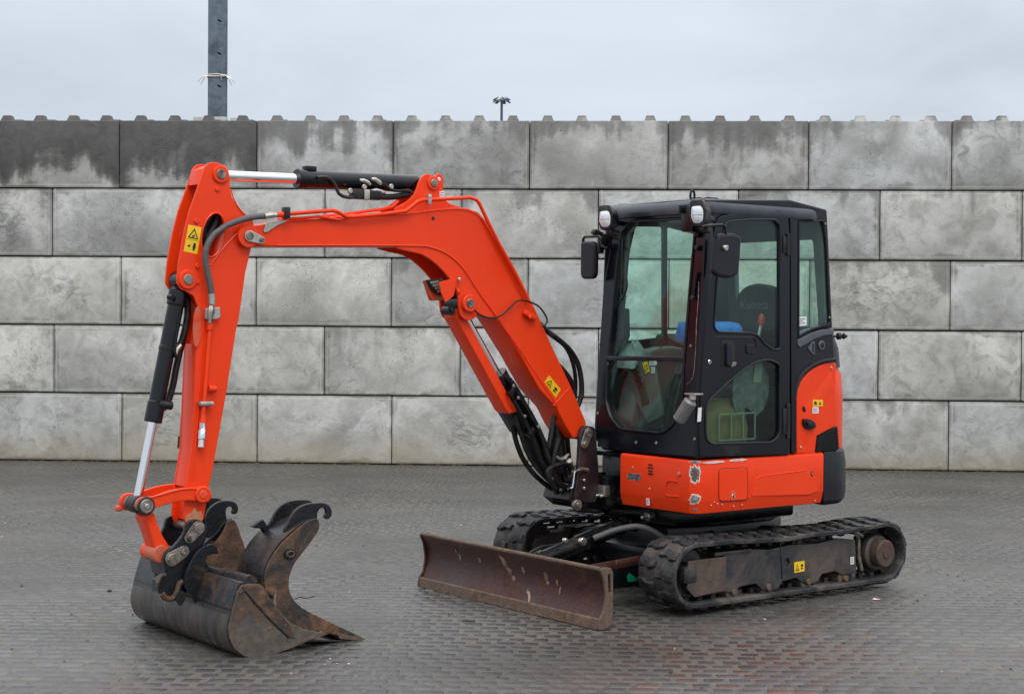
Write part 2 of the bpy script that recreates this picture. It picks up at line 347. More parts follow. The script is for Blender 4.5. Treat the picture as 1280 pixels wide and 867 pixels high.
def plate(outline, axis, a, b, bev=.004, holes=()):
    """solid plate: outline in the plane across `axis` ('l','u','z'), from a to b, rounded edges"""
    lo, hi = min(a, b), max(a, b); h = (hi-lo)/2; bev = min(bev, h*.9)
    cu = bpy.data.curves.new('tmp', 'CURVE'); cu.dimensions = '2D'; cu.fill_mode = 'BOTH'
    cu.extrude = h-bev; cu.bevel_depth = bev; cu.bevel_resolution = 1; cu.offset = -bev
    for ol in [outline, *holes]:
        sp = cu.splines.new('POLY'); sp.points.add(len(ol)-1); sp.use_cyclic_u = True
        for i, p in enumerate(ol): sp.points[i].co = (p[0], p[1], 0, 1)
    ob = bpy.data.objects.new('tmp', cu); me = bpy.data.meshes.new_from_object(ob)
    V = [tuple(v.co) for v in me.vertices]; F = [tuple(p.vertices) for p in me.polygons]
    bpy.data.meshes.remove(me); bpy.data.objects.remove(ob); bpy.data.curves.remove(cu)
    c = (lo+hi)/2
    if axis == 'l': V = [(x, c+z, y) for x, y, z in V]
    elif axis == 'u': V = [(c+z, x, y) for x, y, z in V]
    else: V = [(x, y, c+z) for x, y, z in V]
    return V, F
def box(c, s, bev=.004, rot=None):
    bm = bmesh.new(); bmesh.ops.create_cube(bm, size=1.0)
    bmesh.ops.scale(bm, vec=s, verts=bm.verts)
    if bev: bmesh.ops.bevel(bm, geom=bm.edges[:], offset=min(bev, min(s)*.3), segments=2, affect='EDGES', profile=.5)
    if rot: bmesh.ops.transform(bm, matrix=rot.to_4x4() if len(rot.row) == 3 else rot, verts=bm.verts)
    bmesh.ops.translate(bm, vec=c, verts=bm.verts)
    V = [tuple(v.co) for v in bm.verts]; F = [tuple(v.index for v in f.verts) for f in bm.faces]; bm.free(); return V, F
def bar(p, q, wd, ht, bev=.003, upv=(0, 1, 0)):
    """box beam from p to q; wd across `upv`, ht along it"""
    p, q = Vector(p), Vector(q); d = (q-p); L = d.length; d.normalize()
    y = Vector(upv); x = y.cross(d).normalized(); y = d.cross(x).normalized()
    R_ = Matrix((x, y, d)).transposed()
    return box((p+q)/2, (wd, ht, L), bev, R_)
def tube(pts, r, n=10, sm=0, closed=False, caps=True):
    if sm: pts = smooth(pts, sm, closed)
    P = [Vector(p) for p in pts]; N = len(P); V, F = [], []
    rr = r if isinstance(r, (list, tuple)) else [r]*N
    t0 = (P[1]-P[0]).normalized(); a = Vector((0, 0, 1)) if abs(t0.z) < .9 else Vector((1, 0, 0)); nx = t0.cross(a).normalized()
    for i in range(N):
        if closed: t = (P[(i+1) % N]-P[i-1])
        else: t = P[min(i+1, N-1)]-P[max(i-1, 0)]
        if t.length < 1e-9: t = t0.copy()
        t.normalize(); nx = (nx-t*nx.dot(t)).normalized(); ny = t.cross(nx)
        for k in range(n):
            an = 2*math.pi*k/n; V.append(tuple(P[i]+(nx*math.cos(an)+ny*math.sin(an))*rr[i]))
    for i in range(N if closed else N-1):
        j = (i+1) % N
        for k in range(n): F.append((i*n+k, i*n+(k+1) % n, j*n+(k+1) % n, j*n+k))
    if caps and not closed: F.append(tuple(range(n-1, -1, -1))); F.append(tuple((N-1)*n+k for k in range(n)))
    return V, F
def cyl(p, q, r, n=24, bev=.003, r2=None):
    p, q = Vector(p), Vector(q); d = (q-p).normalized(); L = (q-p).length; bev = min(bev, L*.3, r*.3); r2 = r if r2 is None else r2
    return tube([p, p+d*1e-5, p+d*bev, q-d*bev, q-d*1e-5, q], [r-bev, r-bev, r, r2, r2-bev, r2-bev], n)
def loft(rings, cap=True):
    """rings of equal length joined into a skin"""
    V, F = [], []; n = len(rings[0])
    for r in rings: V += [tuple(p) for p in r]
    for i in range(len(rings)-1):
        for k in range(n): F.append((i*n+k, i*n+(k+1) % n, (i+1)*n+(k+1) % n, (i+1)*n+k))
    if cap: F.append(tuple(range(n-1, -1, -1))); F.append(tuple((len(rings)-1)*n+k for k in range(n)))
    return V, F
def inset(pts, d):
    """move a closed 2-D outline inwards by d"""
    N = len(pts); A = sum(pts[i-1][0]*pts[i][1]-pts[i][0]*pts[i-1][1] for i in range(N)); s = 1 if A > 0 else -1; o = []
    for i in range(N):
        a, p, b = Vector(pts[i-1]), Vector(pts[i]), Vector(pts[(i+1) % N])
        e1, e2 = (p-a), (b-p)
        if e1.length < 1e-7: e1 = e2
        if e2.length < 1e-7: e2 = e1
        n1 = Vector((-e1.y, e1.x)).normalized()*s; n2 = Vector((-e2.y, e2.x)).normalized()*s
        nn = (n1+n2); nn = nn.normalized() if nn.length > 1e-6 else n1
        k = max(.45, nn.dot(n1)); o.append(tuple(p+nn*(d/k)))
    return o
def emit(name, geo, mat, parent=None, smooth_deg=38, label=None, **props):
    """geo: one (V,F) with one material name, or a list of (geo, material name) pairs, as ONE mesh object"""
    parts = geo if isinstance(geo, list) else [(geo, mat)]
    V, F, MI, mats = [], [], [], []
    for g, mn in parts:
        if mn not in mats: mats.append(mn)
        n = len(V); V += list(g[0]); F += [tuple(i+n for i in q) for q in g[1]]; MI += [mats.index(mn)]*len(g[1])
    me = bpy.data.meshes.new(name); me.from_pydata(V, [], F)
    bm = bmesh.new(); bm.from_mesh(me); bmesh.ops.recalc_face_normals(bm, faces=bm.faces); bm.to_mesh(me); bm.free()
    me.polygons.foreach_set('material_index', MI)
    me.polygons.foreach_set('use_smooth', [True]*len(me.polygons))
    me.set_sharp_from_angle(angle=math.radians(smooth_deg))
    for mn in mats: me.materials.append(M[mn])
    o = bpy.data.objects.new(name, me); COL.objects.link(o)
    if parent: o.parent = parent
    if label: o['label'] = label
    for k, v in props.items(): o[k] = v
    return o
def each(name, geos, mat, parent=None):
    for g in geos: emit(name, g, mat, parent)
def thing(name, label, cat, loc=(0, 0, 0), rz=0., group=None):
    o = bpy.data.objects.new(name, None); COL.objects.link(o); o.location = loc; o.rotation_euler = (0, 0, rz)
    o.empty_display_size = .2; o['label'] = label; o['category'] = cat
    if group: o['group'] = group
    return o
def tag(o, label, cat, group=None):
    o['label'] = label; o['category'] = cat
    if group: o['group'] = group
    return o
def P3(pts, l):            # (u,z) outline -> 3-D points at lateral l
    return [(a, l, b) for a, b in pts]
def sticker(name, quad, axis, at, th, parent, mat='yellow', marks='tri', sgn=1):
    """thin label on a face: quad = 4 corners in plane (a,b); printed marks 0.6 mm proud"""
    A, B, C_, D_ = [Vector(q) for q in quad]
    def pt(s, t): return tuple((A*(1-s)+B*s)*(1-t)+(D_*(1-s)+C_*s)*t)
    hi = at+sgn*th; hi2 = hi+sgn*.0007
    gs = [(plate([pt(0, 0), pt(1, 0), pt(1, 1), pt(0, 1)], axis, at-sgn*.002, hi, .0006), mat)]
    def pk(poly): gs.append((plate([pt(*q) for q in poly], axis, hi-sgn*.0005, hi2, .0001), 'blackprint'))
    if marks in ('tri', 'tri2'):
        y0, y1 = (.08, .47) if marks == 'tri2' else (.15, .85)
        x0, x1 = (.1, .9) if marks == 'tri2' else (.08, .48)
        xm = (x0+x1)/2; w_ = (x1-x0); h_ = (y1-y0)
        outer = [(x0, y1), (x1, y1), (xm, y0)]; inner = [(x0+w_*.16, y1-h_*.11), (x1-w_*.16, y1-h_*.11), (xm, y0+h_*.22)]
        gs.append((plate([pt(*q) for q in outer], axis, hi-sgn*.0005, hi2, .0001, [[pt(*q) for q in inner]]), 'blackprint'))
        pk([(xm-w_*.10, y0+h_*.72), (xm+w_*.12, y0+h_*.60), (xm+w_*.1, y0+h_*.84), (xm-w_*.1, y0+h_*.86)])
    if marks == 'tri2':
        pk([(.62, .62), (.78, .62), (.80, .78), (.72, .92), (.62, .90), (.58, .76)]); pk([(.22, .74), (.40, .71), (.40, .79), (.22, .80)])
        pk([(.03, .515), (.97, .515), (.97, .525), (.03, .525)])
    if marks == 'tri':
        pk([(.60, .35), (.80, .25), (.88, .45), (.70, .60)]); pk([(.62, .66), (.84, .60), (.84, .72), (.64, .80)])
    if marks == 'bars':
        for k in range(3): pk([(.12, .2+.24*k), (.88-.2*(k % 2), .2+.24*k), (.88-.2*(k % 2), .28+.24*k), (.12, .28+.24*k)])
    if marks == 'two':
        pk([(.12, .25), (.32, .25), (.42, .75), (.12, .75)]); pk([(.58, .75), (.68, .25), (.84, .75)])
    return emit(name, gs, None, parent)

# ------------------------------------------------------------------ the ground: base sheet and pavers
def ground():
    g = ([(-400, -60, -.0042), (400, -60, -.0042), (400, 900, -.0042), (-400, 900, -.0042)], [(0, 1, 2, 3)])
    o = emit('ground', g, 'sand', None, kind='structure')
    return o
GROUND = ground()
WALL_Y, WALL_YAW = 18.5619, -0.0523
PV = bpy.data.objects.new('pavement', None); COL.objects.link(PV); PV['kind'] = 'structure'
def paver_geo(wd, dp, v):
    r = random.Random(v); hw, hd = wd/2, dp/2; j = lambda: r.uniform(-.0035, .0035)
    V = []
    b = [(-hw+j(), -hd+j()), (hw+j(), -hd+j()), (hw+j(), hd+j()), (-hw+j(), hd+j())]
    V = [(x, y, -.03) for x, y in b]+[(x, y, -.0085) for x, y in b]
    V += [(x*.93, y*.90, -.0038) for x, y in b]+[(x*.78, y*.70, 0.0) for x, y in b]
    F = []
    for k in range(4):
        k2 = (k+1) % 4
        for q in (0, 4, 8): F.append((q+k, q+k2, q+4+k2, q+4+k))
    F.append((12, 13, 14, 15)); return V, F
from mathutils import noise as mnoise
def lay_pavers():
    PW, PD, GX, GY, YAW = .112, .094, .013, .009, math.radians(-1.2)
    ca, sa = math.cos(YAW), math.sin(YAW)
    red_c = [(1.099, 8.199), (1.506, 8.294), (0.912, 7.496)]
    tmpl = [paver_geo(PW, PD, k) for k in range(6)]
    cells = []
    for row in range(-10, 140):
        y0 = 7.0 + row*(PD+GY); off = (row % 2)*.5 + random.uniform(-.16, .16)
        for col in range(-70, 70):
            x0 = (col+off)*(PW+GX)
            x, y = x0*ca-(y0)*sa, x0*sa+y0*ca
            if y < 6.9: continue
            if y > WALL_Y+math.tan(WALL_YAW)*x-.06: continue
            if abs(x) > .32*y+1.3: continue
            cells.append((x, y))
    def vis_key(c):
        x, y = c
        return (abs(x) > .305*y, y < 7.42, y)
    cells.sort(key=vis_key)
    meshes = []
    for k in range(6):
        me = bpy.data.meshes.new('paver'); me.from_pydata(tmpl[k][0], [], tmpl[k][1]); me.materials.append(M['paver'])
        me.polygons.foreach_set('use_smooth', [True]*len(me.polygons)); meshes.append(me)
    def hue(x, y):
        h = min(.95, max(.0, random.gauss(.48, .22)))
        d = min(math.hypot((x-a)/1.0, (y-b)/.55) for a, b in red_c)
        if random.random() < .42*math.exp(-d*d*2.2): h = random.uniform(1.1, 1.95)
        elif random.random() < .012: h = random.uniform(1.0, 1.5)
        return h
    def mtx(x, y):
        return Matrix.Translation((x, y, random.uniform(-.0012, .0012) - .0030*max(0., min(1., .5+2.2*mnoise.noise(Vector((x*.8, y*.8, 3.3))))))) @ Matrix.Rotation(YAW+random.gauss(0, .018), 4, 'Z') @ Matrix.Rotation(random.gauss(0, .010), 4, 'X') @ Matrix.Rotation(random.gauss(0, .008), 4, 'Y') @ Matrix.Diagonal((random.choice((random.uniform(.90, 1.05), random.uniform(.78, 1.05))), random.uniform(.90, 1.05), 1, 1))
    for x, y in cells[:300]:
        o = bpy.data.objects.new('paver', random.choice(meshes)); COL.objects.link(o); o.parent = PV
        o.matrix_local = mtx(x, y); o['hue_mix'] = hue(x, y)
    rest = cells[300:]; n = len(rest)
    T = [np.array([(*v, 1) for v in t[0]]).T for t in tmpl]; Fq = np.array(tmpl[0][1])
    Vs = np.zeros((n*16, 3)); A = np.zeros(n*16)
    for i, (x, y) in enumerate(rest):
        Vs[i*16:(i+1)*16] = (np.array(mtx(x, y)) @ T[i % 6]).T[:, :3]; A[i*16:(i+1)*16] = hue(x, y)
    Fs = (Fq[None]+np.arange(n)[:, None, None]*16).reshape(-1, 4)
    me = bpy.data.meshes.new('small_pavers'); me.from_pydata(Vs.tolist(), [], Fs.tolist())
    at = me.attributes.new('hue_mix', 'FLOAT', 'POINT'); at.data.foreach_set('value', A)
    me.polygons.foreach_set('use_smooth', [True]*len(me.polygons))
    me.materials.append(M['paver']); o = bpy.data.objects.new('small_pavers', me); COL.objects.link(o); o.parent = PV; o['kind'] = 'stuff'
lay_pavers()

# ------------------------------------------------------------------ the wall of stacked concrete blocks
wall = thing('block_wall', 'high grey wall of big stacked concrete blocks with studs along its top, behind the excavator', 'wall', (0, WALL_Y, 0), WALL_YAW)
JX = {4: [p[0] for p in [(-4.622, 3.624), (-2.995, 3.626), (-1.401, 3.629), (0.188, 3.631), (1.781, 3.634), (3.387, 3.636), (5.005, 3.638)]],
      3: [p[0] for p in [(-5.420, 2.779), (-3.803, 2.785), (-2.192, 2.791), (-0.595, 2.797), (0.988, 2.803), (2.593, 2.810), (4.202, 2.816), (5.805, 2.822)]],
      2: [p[0] for p in [(-4.597, 1.985), (-2.997, 1.995), (-1.410, 2.005), (0.181, 2.014), (1.804, 2.024), (3.412, 2.034), (5.005, 2.044)]],
      1: [p[0] for p in [(-5.396, 1.181), (-3.797, 1.194), (-2.193, 1.208), (-0.603, 1.221), (1.000, 1.234), (2.598, 1.248), (4.200, 1.261), (5.814, 1.274)]],
      0: [p[0] for p in [(-4.583, 0.342), (-2.980, 0.359), (-1.396, 0.376), (0.193, 0.393), (1.817, 0.411), (3.409, 0.428), (5.005, 0.445)]]}
def frustum(cx, cy, z, b, t, h):
    V = [(cx-b, cy-b, z), (cx+b, cy-b, z), (cx+b, cy+b, z), (cx-b, cy+b, z), (cx-t, cy-t, z+h), (cx+t, cy-t, z+h), (cx+t, cy+t, z+h), (cx-t, cy+t, z+h)]
    return V, [(0, 1, 5, 4), (1, 2, 6, 5), (2, 3, 7, 6), (3, 0, 4, 7), (4, 5, 6, 7)]
dampness = {(4, -1): .8, (4, 0): .84, (4, 1): .80, (4, 2): .50, (4, 3): .18, (4, 3): .30, (4, 4): .38, (4, 5): .46, (4, 6): .24, (4, 7): .40, (4, 8): .3, (3, 0): .22, (3, 4): .22, (3, 6): .25, (3, 7): .18, (2, 6): .28, (2, 3): .15, (1, 3): .18, (1, 4): .12, (0, 6): .12}
tones = {(1, 5): .1, (3, 4): .05, (4, 0): .1, (4, 4): -.18, (4, 5): -.22, (4, 3): -.18, (4, 6): -.06, (3, 0): -.05, (0, 0): .0, (0, 1): -.20, (3, 3): -.05, (1, 6): .30, (2, 6): .12, (0, 5): .1, (1, 1): .05, (2, 1): .08, (2, 5): -.02}
for row in range(5):
    js = JX[row]; js = [js[0]-6.4, js[0]-4.8, js[0]-3.2, js[0]-1.6] + js + [js[-1]+1.6, js[-1]+3.2, js[-1]+4.8]
    for k in range(len(js)-1):
        a, b = js[k]+.0045, js[k+1]-.0045; z0, z1 = row*.8+.006, row*.8+.795
        L = b-a; y0 = random.uniform(-.006, .006)
        g = box((L/2, .4+y0, .395), (L, .79, .785-random.uniform(0, .004)), .011)
        if row == 4:
            n = max(1, round(L/.4)); gs = [g]
            for i in range(n):
                for yy in (.2, .6): gs.append(frustum((i+.5)*L/n, yy, .789, .074, .044, .076))
            g = join(*gs)
        o = emit('concrete_block', g, 'concrete', wall, 30)
        o.location = (a, 0, z0); o['damp'] = float(dampness.get((row, k-3), .22 if row == 4 else .0)); o['tone'] = float(tones.get((row, k-3), random.uniform(-.10, .12)))
emit('joint_light_stop', box((0, .45, 1.99), (18.5, .03, 3.96), 0), 'soil', wall)  # added unseen sheet that keeps daylight from showing through the joints
# ------------------------------------------------------------------ behind the wall
def wall_pt(s, d, z): # along the wall, behind its face, height
    return Vector((s*math.cos(WALL_YAW)-d*math.sin(WALL_YAW), WALL_Y+s*math.sin(WALL_YAW)+d*math.cos(WALL_YAW), z))
pw = [(-3.459, 4.091)]
ps = pw[0][0]*1.045-.075
post = thing('steel_post', 'galvanised steel post with slotted holes and a wire tie, rising behind the wall', 'post', wall_pt(ps, .96, 0), WALL_YAW+math.radians(8))
def pgeo():
    slots = [circ((.02, z), .030, 12, .010, -.5) for z in (3.35, 3.75, 4.14, 4.53, 4.93, 5.33, 5.73, 6.1)]
    front = plate([(-.116, 0), (.100, 0), (.100, 6.6), (-.116, 6.6)], 'u', 0, .008, .002, slots)
    front = ([(y, x, z) for x, y, z in front[0]], front[1])
    sides = [box((sx, .075, 3.3), (.008, .15, 6.6), .002) for sx in (-.114, .098)]
    back = box((-.008, .146, 3.3), (.21, .008, 6.59), .002)
    lip = box((.110, .02, 3.3), (.014, .03, 6.6), .003)
    return join(front, *sides, back, lip)
emit('column', pgeo(), 'galv', post)
tz = 4.65
wt = [tube([(-.13, -.012, tz), (.118, -.012, tz+.004), (.12, .165, tz), (-.13, .165, tz), (-.13, -.012, tz)], .006, 6), tube([(-.13, -.014, tz+.018), (.0, -.018, tz+.028), (.118, -.014, tz+.01)], .006, 6)]
for a, b in (((-.12, tz), (-.235, tz-.07)), ((-.12, tz), (-.20, tz-.10)), ((.11, tz), (.215, tz-.08)), ((.11, tz), (.175, tz-.11)), ((.03, tz+.03), (.05, tz-.05))):
    wt.append(tube([(a[0], -.02, a[1]), ((a[0]+b[0])/2, -.03, (a[1]+b[1])/2+.02), (b[0], -.03, b[1])], .0055, 6, 4))
emit('wire_tie', join(*wt), 'zinc', post)
bw = [(-3.779, 4.035), (-3.232, 4.036), (-3.496, 4.035), (-3.355, 4.035)]
beam = emit('timber_offcut', join(box((0, 0, .055), (.40, .12, .11), .006), box((.35, .01, .05), (.20, .12, .10), .006)), 'bark')
beam.location = wall_pt(bw[0][0]*1.035+.21, .66, 4.0); beam.rotation_euler = (0, 0, WALL_YAW)
beam.location.z = 4.003
tag(beam, 'pale offcut beam lying on top of the wall at the foot of the steel post', 'beam')
# far flood-light mast
MD = 200.0
mx_, mzt = (625-640)/2003.75*MD - .15, 1.678 + (433.5-126)/2003.75*MD + .0161*-MD
mast = thing('floodlight_mast', 'distant tall floodlight mast with a ring of lamps, seen above the wall', 'light mast', (mx_+.15, MD, 0))
emit('pole', tube([(0, 0, 0), (0, 0, mzt*.5), (0, 0, mzt)], [.30, .24, .15], 12), 'mast', mast)
emit('head_frame', join(tube([(math.cos(a)*.62, math.sin(a)*.62, mzt-.1) for a in [k*math.pi/8 for k in range(16)]], .05, 6, closed=True), *[bar((0, 0, mzt), (math.cos(a)*.85, math.sin(a)*.85, mzt-.05), .07, .07, .01, (0, 0, 1)) for a in [k*math.pi/3 for k in range(6)]]), 'mast', mast)
fl0 = None
for k in range(12):
    a = k*math.pi/6+.2
    R_ = Matrix.Rotation(a, 4, 'Z') @ Matrix.Translation((.92, 0, mzt+(.10 if k % 2 else -.22))) @ Matrix.Rotation(.5, 4, 'Y')
    if fl0 is None:
        fl0 = emit('floodlight', join(box((0, 0, 0), (.42, .40, .13), .03), bar((-.2, 0, 0), (-.45, 0, .06), .06, .06)), 'mast', mast); o = fl0
    else:
        o = fl0.copy(); COL.objects.link(o); o.parent = mast
    o.matrix_local = R_

# ------------------------------------------------------------------ litter on the pavers
def gravel():
    V, F = [], []
    for i in range(520):
        y = random.uniform(7.3, 18.2); x = random.uniform(-.33*y, .33*y); r = random.choice((.003, .004, .005, .008))
        n = len(V); k = 5
        for q in range(k):
            a = 2*math.pi*q/k+random.uniform(-.4, .4); V.append((x+math.cos(a)*r*random.uniform(.7, 1.5), y+math.sin(a)*r, 0))
        V.append((x, y, r*random.uniform(.5, 1.0)))
        F += [(n+q, n+(q+1) % k, n+k) for q in range(k)]
    o = emit('gravel_grit', ([v for v in V], F), 'grime', None); o['kind'] = 'stuff'
    V2 = []; F2 = []
    for i in range(32):
        y = random.uniform(7.3, 18.3); x = random.uniform(-.33*y, .33*y); r = random.choice((.0025, .0035, .005))
        g = box((x, y, r*.4), (r*2.2, r*2, r), .0006, Matrix.Rotation(random.uniform(0, 3), 3, 'Z')); n = len(V2); V2 += g[0]; F2 += [tuple(q+n for q in f) for f in g[1]]
    o = emit('pale_chippings', (V2, F2), 'filler', None); o['kind'] = 'stuff'
gravel()
lp = [(2.202, 9.733), (-0.616, 8.343), (-0.235, 8.914), (-2.463, 9.827)]
g = smooth([(0, 0), (.03, .012), (.062, .004), (.055, -.014), (.02, -.016)], 4)
lit = emit('litter_scrap', loft([[(x*.9, y*.9, 0) for x, y in g], [(x, y, .006) for x, y in g], [(x*.6+.01, y*.6, .010+.004*math.sin(x*90)) for x, y in g]]), 'filler')
lit.scale = (.8, .8, .8); lit.location = (lp[0][0], lp[0][1], 0); tag(lit, 'small crumpled white scrap lying on the pavers behind the near track', 'litter')
for i, (px, lb) in enumerate(((2, 'short dark twig lying on the pavers in front of the rusty dozer blade'), (3, 'small dark lump of dirt on the pavers to the left of the buckets'))):
    a = lp[px]; g = tube([(-.035, 0, .006), (-.01, .006, .009), (.02, -.003, .007), (.04, .004, .005)] if i == 0 else [(-.014, 0, .004), (0, .003, .008), (.014, 0, .004)], [.004, .007, .006, .003] if i == 0 else [.004, .009, .004], 6)
    o = emit('twig' if i == 0 else 'dirt_clod', g, 'grime'); o.location = (a[0], a[1], 0); tag(o, lb, 'twig' if i == 0 else 'clod')

def wall_foot():
    V, F = [], []
    for i in range(420):
        s_ = random.uniform(-6.6, 6.6); d = -abs(random.gauss(0, .05))-.012; r = random.uniform(.006, .028)
        p = wall_pt(s_, d, 0); n = len(V); k = 6
        for q in range(k):
            a = 2*math.pi*q/k+random.uniform(-.3, .3); V.append((p.x+math.cos(a)*r*random.uniform(1, 2.4), p.y+math.sin(a)*r*.8, -.003))
        V.append((p.x, p.y, r*random.uniform(.2, .5))); F += [(n+q, n+(q+1) % k, n+k) for q in range(k)]
    o = emit('soil_crumbs', (V, F), 'soil', None); o['kind'] = 'stuff'
wall_foot()

# ------------------------------------------------------------------ the excavator (local frame: u forward, l left, z up)
EX = thing('mini_excavator', 'orange and black mini excavator on rubber tracks with its arm folded down in front', 'excavator', (1.2208, 10.3405, 0), 3.7904)
W0 = -.20                                  # lateral centre of boom, arm and bucket
BN, BF = -.095, -.305                      # near / far face of the boom
AN, AF = -.125, -.275                      # near / far face of the arm

# ---------------- tracks
def track_path(off=0., n=14):
    """closed side profile of the belt (u,z), offset outwards"""
    R = .190+off; fu, ru, cz = .835, -.825, .228
    pts = []
    for k in range(n+1):
        a = -math.pi/2 + math.pi*k/n; pts.append((fu+R*math.cos(a), cz+R*math.sin(a)+(0 if a < 0 else 0)))
    top = [(.55, cz+R-.003), (.30, cz+R-.016), (.08, cz+R-.022), (-.12, cz+R-.012), (-.4, cz+R-.018), (-.62, cz+R-.007)]
    pts += top
    for k in range(n+1):
        a = math.pi/2 + math.pi*k/n; pts.append((ru+R*math.cos(a), cz+R*math.sin(a)))
    return pts
def arclen(pts):
    L = [0]
    for i in range(len(pts)): L.append(L[-1]+math.dist(pts[i], pts[(i+1) % len(pts)]))
    return L
def at_len(pts, L, s):
    s %= L[-1]
    for i in range(len(pts)):
        if L[i+1] >= s:
            t = (s-L[i])/max(1e-9, L[i+1]-L[i]); a, b = Vector(pts[i]), Vector(pts[(i+1) % len(pts)]); return a.lerp(b, t), (b-a).normalized()
def make_track(sgn):
    lo, li = sgn*.853, sgn*.553
    mid = (lo+li)/2
    outer, inner = track_path(0.0), track_path(-.030)
    V = []; F = []; n = len(outer)
    prof = [(outer, li+sgn*.008), (outer, lo-sgn*.008), (track_path(-.006), lo), (track_path(-.024), lo), (inner, lo-sgn*.006), (inner, li+sgn*.006), (track_path(-.024), li), (track_path(-.006), li)]
    for path, l in prof: V += [(u, l, z) for u, z in path]
    for q in range(8):
        for k in range(n): F.append((q*n+k, q*n+(k+1) % n, ((q+1) % 8)*n+(k+1) % n, ((q+1) % 8)*n+k))
    # inner guide cogs
    gs = [(V, F)]; L = arclen(inner); N = 40
    for k in range(N):
        p, d = at_len(inner, L, L[-1]*k/N); nrm = Vector((-d.y, d.x))   # inwards for ccw path
        R_ = Matrix(((d.x, 0, nrm.x), (0, 1, 0), (d.y, 0, nrm.y)))
        for sl in (-.045, .045):
            gs.append(box((p.x+nrm.x*.012, mid+sl, p.y+nrm.y*.012), (.035, .03, .035), 0, R_))
    belt = emit('rubber_track', join(*gs), 'rubber', EX, 45)
    # one lug: staggered chunky bar, wedge shaped
    def lug_geo(flip):
        o = [(-.030, .004), (.030, .004), (.036, .055), (.014, .085), (.020, .146), (-.022, .146), (-.040, .090), (-.024, .052)]
        if flip: o = [(-x, y) for x, y in o]
        hz = lambda y: .45+.55*min(1, max(0, (y-.004)/.05))
        b = [(x, y, -.004) for x, y in o]; t1 = [(x*.88, .075+(y-.075)*.97, .0135*hz(y)) for x, y in o]; t2 = [(x*.70, .075+(y-.075)*.92, .0175*hz(y)) for x, y in o]
        return loft([b, t1, t2])
    meshes = []
    for fl in (0, 1):
        g = lug_geo(fl); tmp = emit('tread_lug', g, 'rubber', None, 30); me = tmp.data; bpy.data.objects.remove(tmp); meshes.append(me)
    L = arclen(outer); N = 37
    for k in range(N):
        for side in (0, 1):
            p, d = at_len(outer, L, L[-1]*(k+.5*side)/N); nrm = Vector((d.y, -d.x))
            o = bpy.data.objects.new('tread_lug', meshes[side]); COL.objects.link(o); o.parent = belt
            yb = (lo if side else li); ys = (-sgn if side else sgn)
            R_ = Matrix(((d.x, 0, nrm.x, p.x), (0, ys, 0, yb), (d.y, 0, nrm.y, p.y), (0, 0, 0, 1)))
            o.matrix_local = R_
    return belt
make_track(1); make_track(-1)
